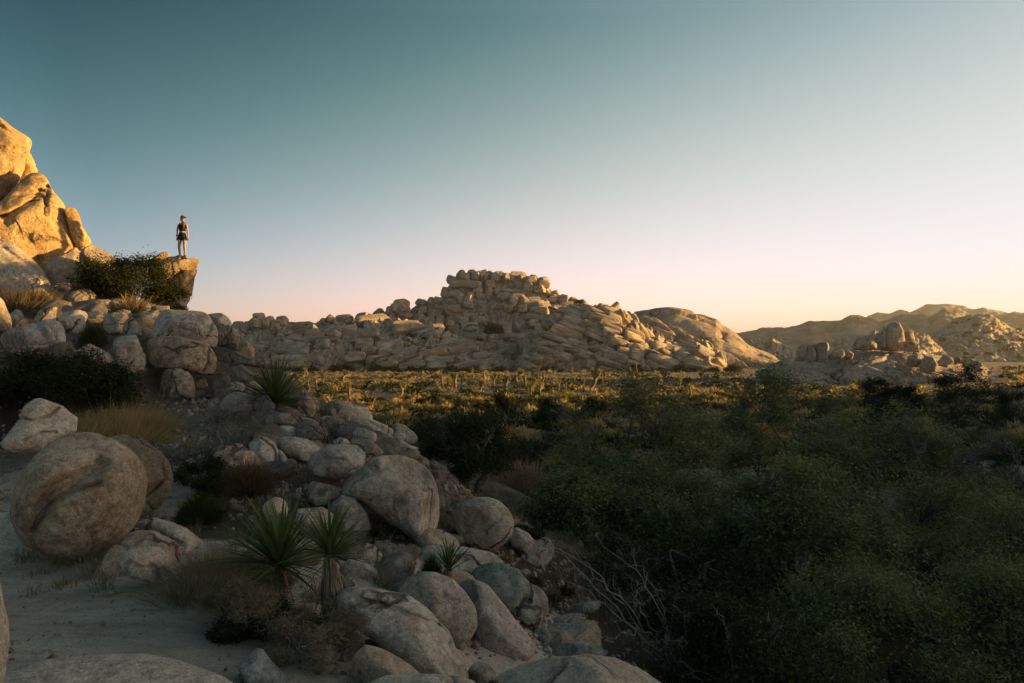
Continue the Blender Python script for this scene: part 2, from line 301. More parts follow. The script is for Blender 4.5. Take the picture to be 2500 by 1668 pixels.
R('boulder', 'small blocky rock at the foot of the dark bush', 'A', [(1085,220),(1130,197),(1190,202),(1210,240),(1202,280),(1120,292),(1082,262)], 21.3, e=.7)
R('rock_slab', 'flat pale slab resting behind the largest top boulder', 'A', [(1200,228),(1250,214),(1350,218),(1355,245),(1280,265),(1208,270)], 21.0, e=.6)
R('boulder', 'largest smooth boulder crowning the pile', 'R', [(195,480),(215,370),(240,310),(310,170),(380,128),(500,133),(640,138),(760,153),(880,168),(950,220),(990,290),(1010,320),(1048,380),(1054,520),(1030,610),(980,620),(920,560),(830,540),(650,510),(480,500),(350,500)], 17.4, sub=6, D=.95, lean=.3, e=.72, nf=5, base=0, cracks=[([(210,370),(330,345),(440,345),(560,365),(760,400)],7,.09),([(990,310),(950,400),(900,480)],7,.12)])
R('boulder', 'big squared block with a flat warm face in the middle of the pile', 'R', [(145,525),(250,488),(400,473),(570,475),(740,518),(900,556),(960,588),(1000,660),(1048,760),(1053,900),(1035,975),(850,975),(640,920),(420,900),(260,880),(180,820),(165,640)], 16.2, sub=6, D=.9, lean=.12, e=.6, nf=2, base=0, mat='gran_brown',
  planes=[(-.75,-.66,.05,.80),(.42,-.9,.05,.84)], cracks=[([(560,600),(540,700),(590,800)],7,.07),([(710,560),(800,590),(930,610),(960,680)],7,.07),([(850,640),(890,700),(930,700)],6,.05),([(930,690),(930,830),(860,930)],9,.15)])
R('boulder', 'rounded warm block standing under the big squared block', 'R', [(350,960),(420,892),(560,883),(680,928),(740,1010),(772,1130),(768,1285),(600,1300),(420,1295),(310,1210),(325,1060)], 15.6, sub=6, D=.95, lean=.1, e=.7, nf=2, mat='gran_brown', planes=[(-.45,-.75,-.5,.78)])
R('rock_column', 'upright brown column beside the rounded warm block', 'R', [(770,1010),(900,1015),(930,1100),(938,1300),(922,1395),(840,1390),(775,1300)], 16.3, mat='gran_brown', e=.6)
R('boulder', 'dark domed boulder on the skyline end of the pile', 'R', [(912,182),(1000,178),(1110,188),(1190,238),(1233,300),(1230,355),(1100,350),(1020,360),(960,300)], 19.2, sub=5, base=0)
R('boulder', 'cracked warm boulder at the right end of the pile', 'R', [(1040,360),(1110,318),(1200,338),(1300,408),(1338,470),(1333,540),(1295,670),(1150,660),(1045,620)], 18.2, sub=5, base=0, mat='gran_brown', cracks=[([(1110,540),(1160,470),(1220,420),(1225,360)],7,.1)])
R('boulder', 'egg-shaped boulder at the far right of the pile', 'R', [(1310,570),(1340,535),(1400,532),(1470,568),(1522,650),(1515,750),(1440,760),(1300,700),(1290,640)], 19.2, sub=5, mat='gran_brown')
R('rock_slab', 'long layered slab sloping out from the right end of the pile', 'R', [(950,640),(1000,615),(1130,617),(1290,668),(1440,735),(1560,760),(1780,795),(1900,810),(1960,850),(1880,890),(1700,900),(1500,865),(1300,840),(1050,790)], 16.8, sub=6, D=1.3, lean=.35, e=.55, nf=2, mat='gran_dark', base=0, cracks=[([(1080,640),(1250,700),(1480,790)],6,.05),([(1050,720),(1300,770),(1600,830)],6,.05)])
R('rock_slab', 'lower tilted slab under the long layered one', 'R', [(1150,865),(1300,822),(1360,838),(1450,908),(1560,968),(1700,1038),(1760,1090),(1600,1080),(1400,1070),(1220,975)], 15.9, sub=5, D=1.1, lean=.3, e=.6, nf=2, mat='gran_dark', base=0)
R('boulder', 'brown rock in the shade below the tilted slab', 'R', [(1015,1000),(1070,938),(1150,923),(1208,960),(1215,1080),(1160,1140),(1060,1100)], 16.6, mat='gran_brown')
R('boulder', 'upright dark block below the tilted slab', 'R', [(985,1050),(1060,1018),(1140,1058),(1158,1180),(1125,1300),(1030,1300),(985,1200)], 15.8, mat='gran_dark', e=.65)
R('boulder', 'small warm boulder between the tilted slab and the yucca', 'R', [(1155,1160),(1200,1078),(1270,1053),(1380,1078),(1405,1130),(1350,1210),(1200,1220)], 15.1, mat='gran_brown')
R('boulder', 'pale boulder behind the spiky leaves of the hillside yucca', 'R', [(1395,1110),(1440,1048),(1560,1045),(1640,1090),(1610,1200),(1420,1220)], 15.4)
R('boulder', 'broad boulder with a split right side in front of the pile', 'R', [(1095,1310),(1140,1218),(1250,1188),(1400,1188),(1540,1248),(1608,1330),(1560,1455),(1400,1450),(1200,1440),(1105,1400)], 13.6, sub=5, cracks=[([(1300,1330),(1450,1340),(1600,1330)],8,.1)])
R('boulder', 'dark lobed rock right under the hillside yucca', 'M', [(100,190),(190,118),(270,123),(340,220),(358,310),(330,345),(200,365),(120,300)], 13.4, mat='gran_dark', sub=5)
R('boulder', 'long curved dark rock below the hillside yucca', 'M', [(140,80),(220,43),(310,88),(370,160),(442,260),(445,315),(380,345),(330,300),(240,200)], 13.9, mat='gran_dark', sub=5)
R('boulder', 'egg-shaped cracked boulder right of the hillside yucca', 'M', [(610,210),(660,148),(720,118),(790,158),(832,250),(833,335),(790,400),(700,380),(630,310)], 14.0, sub=5, cracks=[([(660,270),(710,320),(730,380)],10,.1)])
R('boulder', 'narrow curved rock behind the egg-shaped cracked boulder', 'M', [(650,60),(720,85),(800,138),(872,200),(892,250),(868,320),(800,330),(740,200)], 14.6, mat='gran_brown')
R('boulder', 'long low log-like rock at the edge of the path', 'M', [(228,395),(260,348),(400,342),(520,332),(620,368),(720,388),(830,418),(878,470),(872,535),(780,555),(700,540),(560,515),(400,480),(260,440)], 12.8, sub=5, e=.7, mat='gran_brown', cracks=[([(640,380),(680,440),(700,530)],10,.08)])
R('boulder', 'wide pale whale-backed boulder at the edge of the golden flat', 'M', [(900,290),(960,218),(1060,188),(1200,198),(1330,238),(1440,268),(1503,340),(1520,410),(1400,460),(1180,470),(1020,430),(920,370)], 17.0, mat='gran_pale', sub=5)
R('boulder', 'knobbly broken rock beside the thin bare branch', 'M', [(860,400),(960,367),(1080,397),(1112,450),(1165,565),(1030,590),(920,550),(850,460)], 13.3, amp=.1, e=.7, sub=5)
R('boulder', 'low pale rock with dry grass along its front', 'M', [(1245,460),(1280,398),(1350,378),(1480,398),(1620,458),(1700,498),(1765,560),(1740,620),(1600,610),(1400,570),(1260,520)], 14.0, mat='gran_pale', sub=5)
R('boulder', 'pale loaf-shaped rock beside the big dark juniper', 'M', [(1735,500),(1800,458),(1900,478),(2000,555),(2055,620),(2055,690),(1940,710),(1860,640),(1770,560)], 15.0, mat='gran_pale', sub=5)
R('boulder', 'squared grey block perched above the wedge-shaped rock', 'M', [(1275,570),(1320,512),(1420,527),(1560,585),(1575,650),(1540,690),(1400,670),(1280,630)], 11.7, e=.6, sub=5)
R('boulder', 'narrow sloping rock right of the squared perched block', 'M', [(1550,610),(1660,635),(1740,695),(1745,745),(1640,750),(1550,710)], 12.2)
R('boulder', 'sloping pinkish rock behind the squared perched block', 'M', [(1560,585),(1680,567),(1760,617),(1812,700),(1790,750),(1700,720),(1620,660)], 12.8, mat='gran_brown')
R('boulder', 'small round pale stone behind the pinkish sloping rock', 'M', [(1750,600),(1820,557),(1900,587),(1918,630),(1880,680),(1790,660)], 13.3, mat='gran_pale')
R('boulder', 'flat mossy rock beside the lower branches of the juniper', 'M', [(1640,790),(1690,738),(1800,728),(1950,748),(2085,798),(2065,870),(2000,905),(1850,880),(1690,850)], 11.6, sub=5, mat='gran_brown')
R('boulder', 'thin pale rock behind the flat mossy one', 'M', [(1795,710),(1830,648),(1960,728),(2060,748),(2070,800),(1950,790),(1830,760)], 12.4, mat='gran_pale')
R('boulder', 'wedge-shaped rock under the squared perched block', 'M', [(1255,640),(1400,640),(1500,658),(1560,708),(1645,800),(1610,870),(1500,930),(1420,960),(1390,820),(1300,720)], 11.0, sub=5, mat='gran_brown')
R('rock_slab', 'bright flat-topped slab lying on the path', 'M', [(225,605),(280,538),(380,487),(540,482),(693,543),(695,625),(640,640),(540,640),(440,640),(330,650)], 11.9, mat='gran_pale', e=.5, lean=.9, D=1.0, sub=5)
R('boulder', 'tilted bullet-shaped boulder with a flat brown cut face', 'M', [(370,680),(430,618),(560,612),(700,637),(820,687),(923,760),(890,840),(780,910),(700,925),(560,890),(440,810)], 10.6, sub=6, lean=.3, nf=1, planes=[(.62,-.72,-.32,.62)], mat='gran')
R('boulder', 'broad grey boulder with a notched top left corner', 'M', [(765,910),(800,818),(870,793),(925,757),(1000,718),(1150,707),(1310,712),(1370,757),(1433,810),(1425,930),(1375,1010),(1250,1100),(1100,1150),(900,1130),(795,1070),(755,985)], 9.6, sub=6, lean=.4, nf=3, cracks=[([(870,790),(930,860),(1030,910),(1150,890)],22,.09)])
R('boulder', 'small domed stone in the shade behind the notched boulder', 'M', [(1045,670),(1120,623),(1200,648),(1250,705),(1150,730),(1055,715)], 11.4, mat='gran_pale')
R('rock', 'narrow upright shard beside the path', 'M', [(370,970),(400,768),(440,818),(500,918),(545,1045),(450,1075),(375,1020)], 9.9, e=.7)
R('boulder', 'tall rounded pale boulder with a bulging shoulder near the bare bush', 'M', [(30,700),(160,617),(260,627),(350,687),(398,790),(398,880),(368,1060),(300,1070),(200,1000),(100,850)], 10.2, sub=5, cracks=[([(200,640),(320,740),(360,830),(350,900)],14,.08)])
R('boulder', 'domed warm boulder behind the reddish brush', 'C', [(10,420),(80,318),(170,306),(240,346),(302,420),(325,480),(300,540),(180,550),(50,510)], 9.8, sub=5, mat='gran_brown')
R('boulder', 'squat rusty brown boulder on the sandy path', 'M', [(742,1210),(780,1153),(900,1178),(1040,1208),(1145,1238),(1160,1295),(1070,1370),(980,1460),(850,1470),(755,1380)], 8.9, sub=5, mat='gran_brown', e=.65)
R('boulder', 'low grey boulder under the chin of the great egg boulder', 'C', [(650,640),(720,578),(790,598),(850,680),(875,765),(780,810),(660,760)], 8.5, sub=5)
R('boulder', 'great egg-shaped grey boulder overhanging to the left', 'C', [(720,572),(740,518),(800,450),(865,413),(878,388),(940,366),(1020,368),(1100,388),(1160,438),(1202,510),(1228,600),(1240,680),(1228,775),(1180,828),(1120,838),(1040,785),(960,725),(880,655),(800,605),(742,594)], 8.9, sub=6, D=.95, lean=.25, nf=2, amp=.045, cracks=[([(868,430),(885,460),(900,440),(880,400)],9,.06),([(905,450),(960,400),(1040,460),(1130,470),(1180,520)],26,.05)], joints=False)
R('boulder', 'round grey boulder standing clear above the gully', 'C', [(1303,680),(1340,628),(1400,598),(1480,588),(1550,608),(1603,660),(1628,720),(1613,795),(1560,848),(1490,875),(1420,862),(1355,818),(1315,752)], 9.6, sub=6, nf=2, cracks=[([(1480,770),(1560,690),(1600,690)],9,.05)], joints=False)
R('boulder', 'half buried grey rock behind the round boulder above the gully', 'C', [(1600,760),(1640,748),(1700,778),(1738,830),(1700,890),(1610,850)], 10.2)
R('boulder', 'small warm domed stone in the row below the great egg boulder', 'C', [(745,890),(780,848),(850,832),(912,848),(942,892),(932,940),(880,965),(790,950)], 7.5, sub=5, mat='gran')
R('boulder', 'grey spotted stone beside the trunk of the taller yucca', 'C', [(708,960),(760,912),(830,926),(890,966),(938,1040),(925,1085),(830,1085),(730,1040)], 6.9, sub=5)
R('boulder', 'dark brown tilted stone in the row below the great egg boulder', 'C', [(870,970),(950,908),(1040,877),(1092,897),(1108,960),(1085,1030),(1000,1060),(920,1055)], 7.2, sub=5, mat='gran_dark', e=.7)
R('boulder', 'small pale stone glimpsed behind the yucca leaves', 'C', [(675,890),(740,842),(775,868),(760,920),(690,935)], 7.9, mat='gran_pale')
R('boulder', 'pale stones half hidden behind the yucca heads', 'C', [(300,650),(350,590),(420,610),(440,660),(420,740),(330,740)], 8.2, mat='gran_pale')
R('boulder', 'low dusty rock behind the pointed yucca leaves', 'C', [(440,690),(500,650),(620,640),(690,690),(680,760),(560,790),(450,760)], 8.0, mat='gran')
R('boulder', 'large oval grey boulder leaning on its longer neighbour', 'C', [(1012,1085),(1060,1017),(1140,982),(1220,982),(1302,1017),(1372,1088),(1424,1170),(1434,1262),(1392,1350),(1320,1390),(1230,1350),(1150,1260),(1065,1170)], 6.3, sub=6, lean=.3, nf=2, joints=False)
R('boulder', 'long grey boulder sliding towards the gully', 'C', [(1300,1060),(1400,1019),(1482,1048),(1542,1128),(1622,1238),(1702,1348),(1735,1412),(1650,1470),(1520,1500),(1420,1480),(1370,1380),(1350,1200)], 6.7, sub=6, lean=.45, e=.75, nf=3, joints=False)
R('rock_slab', 'pale sloping slab between the round boulder and the greenish boulder', 'C', [(1060,900),(1100,868),(1200,838),(1350,848),(1500,878),(1570,940),(1480,1030),(1350,1060),(1200,1030),(1090,970)], 8.3, sub=6, lean=1.1, mat='gran', e=.75)
R('boulder', 'greenish grey boulder half sunk in the gully shade', 'C', [(1400,990),(1480,937),(1560,932),(1640,967),(1712,1048),(1753,1130),(1778,1222),(1745,1290),(1650,1290),(1560,1190),(1480,1070)], 7.7, sub=6, lean=.35, mat='gran_teal', cracks=[([(1640,1210),(1660,1140),(1700,1130)],9,.06)], joints=False)
R('boulder', 'wide pale whaleback boulder beside the yucca brush', 'C', [(680,1120),(740,1058),(820,1057),(950,1077),(1062,1107),(1142,1167),(1202,1247),(1262,1300),(1293,1400),(1343,1480),(1388,1560),(1250,1580),(1120,1550),(980,1450),(860,1330),(720,1230)], 5.3, sub=6, lean=.9, D=.75, e=.8, nf=2, amp=.04, mat='gran_pale', cracks=[([(800,1130),(950,1170),(1100,1230),(1200,1262)],12,.05),([(1200,1262),(1260,1310),(1250,1360)],10,.06)], joints=False)
R('boulder', 'grey boulder rising in front of the wide whaleback', 'C', [(775,1430),(850,1367),(930,1382),(1030,1437),(1145,1522),(1130,1640),(900,1660),(790,1580)], 4.7, sub=6, lean=.5, joints=False)
R('boulder', 'low pale dome below the wide whaleback boulder', 'C', [(850,1620),(880,1572),(960,1524),(1100,1518),(1250,1528),(1395,1566),(1430,1640),(1300,1720),(950,1720)], 4.1, sub=6, lean=.7, mat='gran_pale', joints=False)
R('boulder', 'small smooth grey stone between the two low domes', 'C', [(1380,1510),(1420,1458),(1480,1463),(1530,1512),(1520,1580),(1400,1590)], 5.3, sub=5)
R('boulder', 'broad smooth dome of pale granite at the gully lip', 'F', [(1150,1720),(1195,1662),(1250,1627),(1340,1603),(1420,1596),(1500,1600),(1570,1622),(1645,1668),(1680,1740),(1600,1800),(1400,1840),(1200,1800)], 4.5, sub=6, lean=.7, D=.8, mat='gran_pale', joints=False)
R('boulder', 'grey-green stone in the gully under the bare twigs', 'G', [(322,1325),(380,1276),(480,1276),(548,1272),(550,1312),(480,1375),(380,1385)], 7.9, mat='gran_teal', sub=5, e=.65)
R('rock_slab', 'flat grey-green slab behind the dome at the gully lip', 'G', [(318,1420),(400,1372),(520,1366),(620,1387),(660,1428),(600,1475),(350,1475)], 7.1, mat='gran_teal', sub=5, e=.65)
R('rock_slab', 'thin dim slab deep in the gully', 'G', [(425,1215),(520,1182),(632,1166),(610,1215),(480,1255)], 9.4, mat='gran_teal')
# -- left foreground
R('boulder', 'great round boulder with a curved crease across its face', 'B', [(56,565),(72,440),(118,328),(208,218),(328,127),(440,87),(550,87),(682,137),(782,197),(853,288),(869,380),(853,505),(803,628),(742,702),(640,776),(530,836),(400,846),(258,826),(136,745),(76,650)], 7.3, sub=6, D=1.0, lean=.12, nf=1, amp=.035, e=.85, mat='gran_hero', cracks=[([(205,660),(240,600),(290,515),(370,455),(470,415),(570,400)],13,.16),([(250,520),(300,470),(400,380),(470,330),(580,290)],46,.20)], joints=False)
R('boulder', 'dark round boulder tucked behind the great creased boulder', 'B', [(640,130),(740,92),(830,107),(922,177),(994,258),(1024,340),(1004,435),(935,520),(850,590),(760,580),(680,400)], 8.3, sub=6, mat='gran_dark')
R('boulder', 'rough knobbly pale boulder below the dark bush', 'A', [(5,1315),(85,1220),(145,1130),(195,1020),(268,962),(330,952),(422,987),(522,1037),(604,1108),(620,1160),(606,1220),(490,1290),(330,1390),(150,1400),(30,1370)], 10.0, sub=6, amp=.10, nf=3, mat='gran_pale', cracks=[([(160,1110),(250,1130),(380,1100),(460,1030)],10,.10),([(180,1300),(330,1230),(450,1230)],9,.08)])
R('boulder', 'low brown boulder between the great creased boulder and the white stone', 'B', [(540,975),(640,798),(720,706),(800,666),(900,666),(1002,727),(1064,777),(1079,842),(1050,910),(900,990),(700,1000)], 6.9, sub=6, mat='gran_brown', lean=.4)
R('boulder', 'small whitish stone at the edge of the bare slab', 'B', [(708,868),(738,798),(788,767),(930,764),(972,798),(993,870),(1005,900),(1044,920),(1060,955),(1000,985),(900,980),(770,950)], 6.3, sub=6, mat='gran_pale', e=.65, nf=4, cracks=[([(870,860),(920,890),(925,950)],8,.04)])
R('rock_slab', 'curved bench of rock behind the whitish stone', 'B', [(770,640),(900,587),(1000,617),(1082,657),(1174,738),(1205,835),(1120,870),(1040,810),(900,720)], 7.5, sub=6, lean=.8, D=1.0, mat='gran', cracks=[([(830,650),(950,690),(1060,760)],14,.06)])
R('boulder', 'speckled boulder cut off by the picture edge beside the bare slab', 'B', [(-260,940),(-80,935),(0,955),(30,1125),(52,1200),(57,1320),(42,1450),(20,1610),(-100,1680),(-260,1650)], 3.3, sub=6, mat='gran_pale')
R('rock_slab', 'smooth bare granite hump rising from the slab', 'B', [(-120,1560),(30,1500),(150,1440),(400,1408),(650,1393),(850,1393),(1050,1438),(1200,1498),(1345,1568),(1400,1650),(1200,1760),(200,1760),(-120,1700)], 4.0, sub=6, lean=1.6, D=.6, mat='gran_slab', amp=.02, nf=0, joints=False)
R('rock_slab', 'dull granite slab running under the great creased boulder', 'B', [(-200,560),(60,540),(200,600),(420,780),(500,850),(605,945),(300,975),(0,985),(-200,1000)], 7.4, sub=6, lean=2.3, D=.25, mat='gran_slab', amp=.02, nf=0, e=.55, joints=False, base=0)
R('rock', 'thin orange-edged ledge on the bare slab', 'B', [(50,1450),(150,1398),(290,1367),(370,1372),(414,1405),(320,1440),(120,1470)], 4.7, mat='gran_brown', lean=.6, e=.6)
R('rock', 'angular blue-grey wedge below the yucca brush', 'Y', [(70,1430),(160,1330),(218,1267),(292,1277),(342,1368),(432,1458),(525,1570),(480,1640),(300,1660),(150,1600)], 4.4, sub=6, e=.6, nf=5, lean=.5, mat='gran_teal')
# -- the balanced rock and the blocks on the pale outcrop are built with the hills

# ---------------------------------------------------------------- the ground: thin-plate surface through measured points near by, flat desert beyond
def rock_frame(zt, pts, Y):
    W = np.array([at(u, v, Y) for u, v in full(zt, pts)])
    return W
ctrl = []
for (nm, lb, zt, pts, Y, o) in ROCKS:
    if o.get('base', 1):
        W = rock_frame(zt, pts, Y); h = W[:, 2].max() - W[:, 2].min()
        ctrl.append((0.5 * (W[:, 0].min() + W[:, 0].max()), Y + 0.1, W[:, 2].min() + 0.12 * h))
for (u, v, Y) in [(100,1640,4.5),(400,1660,4.4),(250,1520,5.5),(450,1480,5.8),(200,1425,6.4),(30,1380,7.0),(350,1415,6.5),(480,1425,6.4),(20,1240,9.4),(60,1150,12),(30,1090,13.2),
                  (400,1075,12.2),(480,1030,13.5),(560,985,15.2),(450,1100,11.4),(520,1060,12.3),(430,1130,10.6),(700,1190,9.2),(690,1150,9.8),(780,1080,11.5),(720,1240,8.5),
                  (640,1640,4.6),(800,1640,4.8),(760,1500,5.6),(620,1450,6.0),(860,1380,6.8),(960,1360,7.2),(1080,1400,7.2),(1180,1400,8.0),(1150,1330,9.4),(1000,1340,8.6),
                  (1140,1230,14.5),(1040,1180,13.0),(1250,1230,17.0),(1350,1640,6.6),(1420,1580,8.3),(1500,1700,6.4),(900,1060,16),(960,1040,19),(820,1010,18)]:
    ctrl.append(tuple(at(u, v, Y)))
for p in [(1.6,6.2,CZ-3.3),(3.2,7,CZ-4.0),(2.4,9,CZ-4.1),(4.5,9,CZ-4.9),(7,9,CZ-4.8),(6,13,CZ-5.0),(10,14,CZ-5.2),(3,13,CZ-4.2),(2.2,17,CZ-4.4),(8,20,CZ-5.6),(14,22,CZ-5.5),(0,26,CZ-5.3),(6,30,CZ-5.9),(18,32,CZ-5.8),(0,38,CZ-5.9),(12,42,CZ-6),(26,42,CZ-5.6),
          (-4,34,CZ-5.2),(-9,42,CZ-5.7),(-14,36,CZ-2.0),(-20,33,CZ+.5),(-30,30,CZ+1.5),(-18,26,CZ+1.4),(-12,26,CZ+.6),(-30,15,CZ-.2),(-18,14,CZ-1.0),(-22,44,CZ-4),(-36,48,CZ-3),(-14,7,CZ-1.5),(-7,3,CZ-2.0),
          (0,-6,CZ-2.1),(-10,-8,CZ-1.7),(8,-6,CZ-3.6),(1,1.5,CZ-2.4),(-2,1.5,CZ-2.15),(4,2,CZ-3.4),(9,2,CZ-4.6),(16,4,CZ-5),(20,12,CZ-5.2),(-9.3,24.5,CZ+.4),(-8,20,CZ-.2),(-6,22,CZ-1.8),(-5,26,CZ-3.5)]:
    ctrl.append(p)
ctrl = np.array(ctrl)
def tps(r2): return np.where(r2 > 1e-9, 0.5 * r2 * np.log(r2 + 1e-12), 0)
n_c = len(ctrl)
d2 = ((ctrl[:, None, :2] - ctrl[None, :, :2]) ** 2).sum(2)
A_ = np.zeros((n_c + 3, n_c + 3)); A_[:n_c, :n_c] = tps(d2) + np.eye(n_c) * 2.0
A_[:n_c, n_c] = 1; A_[:n_c, n_c + 1:] = ctrl[:, :2]; A_[n_c:, :n_c] = A_[:n_c, n_c:].T
sol = np.linalg.solve(A_, np.concatenate([ctrl[:, 2], np.zeros(3)]))
def ground(xy):
    xy = np.atleast_2d(np.asarray(xy, float)); out = np.zeros(len(xy))
    r = np.hypot(xy[:, 0], xy[:, 1] - 8)
    wv = sstep(28, 48, r)
    p3 = np.column_stack([xy, np.zeros(len(xy))])
    val = 0.35 * fbm(p3 / 23.0, 3, 5) + 0.06 * fbm(p3 / 2.5, 3, 9)
    val = val + 0.9 * sstep(45, 110, xy[:, 0]) * sstep(40, 70, xy[:, 1])     # the bank on the right
    m = wv < 1
    if m.any():
        q = xy[m]; s = np.zeros(len(q))
        for k in range(0, len(q), 20000):
            qq = q[k:k + 20000]
            s[k:k + 20000] = tps(((qq[:, None, :] - ctrl[None, :, :2]) ** 2).sum(2)) @ sol[:n_c] + sol[n_c] + qq @ sol[n_c + 1:]
        s = np.clip(s, -1.0, 9.0) + 0.035 * fbm(p3[m] / 0.7, 4, 3) + 0.05 * fbm(p3[m] / 2.5, 3, 9)
        out[m] = s
    return out * (1 - wv) + val * wv
def gz(x, y): return float(ground([(x, y)])[0])

front = np.linspace(-46, 46, 300); rest = np.linspace(48, 312, 90)[1:-1]
th = np.radians(np.concatenate([front, rest])); rr = np.concatenate([[0.02], np.geomspace(0.7, 60, 225), np.geomspace(60, 1900, 80)[1:]])
TH, RR = np.meshgrid(th, rr); gx = (RR * np.sin(TH)).ravel(); gy = (RR * np.cos(TH)).ravel()
gv = np.column_stack([gx, gy, ground(np.column_stack([gx, gy]))])
nth, nr = len(th), len(rr)
ii = np.arange(nr - 1)[:, None] * nth; jj = np.arange(nth)[None, :]; j2 = (jj + 1) % nth
gf = np.stack([ii + jj, ii + j2, ii + nth + j2, ii + nth + jj], -1).reshape(-1, 4)
gm = MAT('desert_ground', 0.95, 0.12)
g_at = gm.n('ShaderNodeAttribute', attribute_name='granite'); gp = gm.n('ShaderNodeNewGeometry'); pv = gp.outputs['Position']
soil = gm.mix(gm.ramp(gm.noise(pv, 0.22, 5, 0.6), [(0.38, 0.0), (0.62, 1.0)]), (0.20, 0.15, 0.105), (0.40, 0.325, 0.245))
soil = gm.mix(gm.ramp(gm.noise(pv, 7.0, 6, 0.7), [(0.42, 0.0), (0.65, 0.6)]), soil, (0.13, 0.095, 0.06))
soil = gm.mix(gm.ramp(gm.noise(pv, 30.0, 3, 0.8), [(0.55, 0.0), (0.68, 0.8)]), soil, (0.42, 0.36, 0.29))
slab = gm.mix(gm.ramp(gm.noise(pv, 0.8, 4, 0.6, 0.5), [(0.35, 0.0), (0.65, 1.0)]), (0.50, 0.42, 0.345), (0.66, 0.57, 0.475))
sx = gm.n('ShaderNodeMapping'); gm.l(pv, sx.inputs[0]); sx.inputs['Scale'].default_value = (0.5, 2.2, 1.0)
slab = gm.mix(gm.ramp(gm.noise(sx.outputs[0], 3.4, 7, 0.7, 0.5), [(0.46, 0.0), (0.64, 0.4)]), slab, (0.20, 0.165, 0.135))
slab = gm.mix(0.75, slab, gm.ramp(gm.noise(pv, 60.0, 3, 0.8), [(0.3, 0.3), (0.46, 0.95), (0.6, 1.05), (0.72, 1.4)]), 'MULTIPLY')
fac = gm.ramp(gm.math('ADD', g_at.outputs['Fac'], gm.math('MULTIPLY', gm.math('SUBTRACT', gm.noise(pv, 2.2, 4, 0.6), 0.5), 0.45)), [(0.42, 0.0), (0.58, 1.0)])
d_at = gm.n('ShaderNodeAttribute', attribute_name='gap_dark_soil'); soil = gm.mix(d_at.outputs['Fac'], soil, gm.mix(gm.noise(pv, 3.0, 6, 0.7), (0.075, 0.055, 0.038), (0.19, 0.145, 0.10)))  # dark soil, deepened to paint crevice darkness between the boulders
l_at = gm.n('ShaderNodeAttribute', attribute_name='litter')
lfac = gm.ramp(gm.math('ADD', l_at.outputs['Fac'], gm.math('MULTIPLY', gm.math('SUBTRACT', gm.noise(pv, 1.6, 5, 0.65), 0.5), 0.9)), [(0.4, 0.0), (0.62, 1.0)])
litter = gm.mix(gm.noise(pv, 25.0, 4, 0.8), (0.035, 0.027, 0.018), (0.10, 0.075, 0.05))
gm.l(gm.mix(lfac, gm.mix(fac, soil, slab), litter), gm.b.inputs['Base Color'])
gm.bump(gm.math('ADD', gm.noise(pv, 14.0, 8, 0.72), gm.math('MULTIPLY', gm.noise(pv, 2.5, 5, 0.6), 2.0)), 0.9, 0.07)
gme = mesh_np('ground', gv, gf, gm.m)
gr = np.zeros(len(gv))
for (cx, cy, ax, ay) in [(-4.0, 5.0, 4.8, 2.9), (-7.0, 8.5, 3.6, 2.4), (-1.8, 6.5, 1.2, 2.0), (0.2, 7.0, 2.0, 2.0)]:
    gr = np.maximum(gr, 1 - sstep(0.75, 1.15, np.hypot((gx - cx) / ax, (gy - cy) / ay)))
a_ = gme.attributes.new('granite', 'FLOAT', 'POINT'); a_.data.foreach_set('value', gr.astype(np.float32))
lt = np.zeros(len(gv))
for (cx, cy, ax, ay) in [(6, 12, 5.2, 7.5), (3.2, 8.5, 2.2, 2.6), (9, 22, 9, 6), (1.9, 7.4, 1.5, 2.0), (1.2, 10.5, 1.6, 1.8), (-1.0, 15.5, 1.3, 1.2), (-11, 13.6, 3.0, 1.0), (-11.5, 24.3, 2.2, 1.5)]:
    lt = np.maximum(lt, 1 - sstep(0.7, 1.15, np.hypot((gx - cx) / ax, (gy - cy) / ay)))
hu = np.zeros(len(gv))  # where the soil is darkened for the gaps between boulders
for (cx, cy, ax, ay) in [(-2.2, 10.5, 4.5, 6.5), (-10, 19, 8, 6), (-1.0, 7.5, 3.0, 2.6), (-14, 14, 6, 3.5), (0.5, 14, 3, 5), (-3.0, 16, 3.5, 5)]:
    hu = np.maximum(hu, 1 - sstep(0.7, 1.2, np.hypot((gx - cx) / ax, (gy - cy) / ay)))
hu = np.maximum(0, hu - .75 * (1 - sstep(.6, 1.1, np.hypot((gx + 6.2) / 2.0, (gy - 12.8) / 2.2))))
a_ = gme.attributes.new('gap_dark_soil', 'FLOAT', 'POINT'); a_.data.foreach_set('value', hu.astype(np.float32))
a_ = gme.attributes.new('litter', 'FLOAT', 'POINT'); a_.data.foreach_set('value', lt.astype(np.float32))
tag(obj('ground', gme), kind='structure')

# ---------------------------------------------------------------- rock builder
ICO = {}
def ico(n):
    if n not in ICO:
        bm = bmesh.new(); bmesh.ops.create_icosphere(bm, subdivisions=n, radius=1.0)
        ICO[n] = (np.array([v.co[:] for v in bm.verts]), np.array([[v.index for v in f.verts] for f in bm.faces])); bm.free()
    return ICO[n]
def softcut(V, n, frac, soft=0.05, k=0.9):
    n = np.asarray(n, float); n /= np.linalg.norm(n); t = V @ n; s = t.max(); d = s * frac; wd = soft * s
    return V - np.outer(k * wd * np.logaddexp(0, np.clip((t - d) / wd, -40, 40)), n)
def poly_dist(P2, poly):
    best = np.full(len(P2), 1e9)
    for a, b in zip(poly[:-1], poly[1:]):
        ab = b - a; L = ab @ ab + 1e-12; t = np.clip(((P2 - a) @ ab) / L, 0, 1)
        best = np.minimum(best, np.hypot(*(P2 - a - t[:, None] * ab).T))
    return best
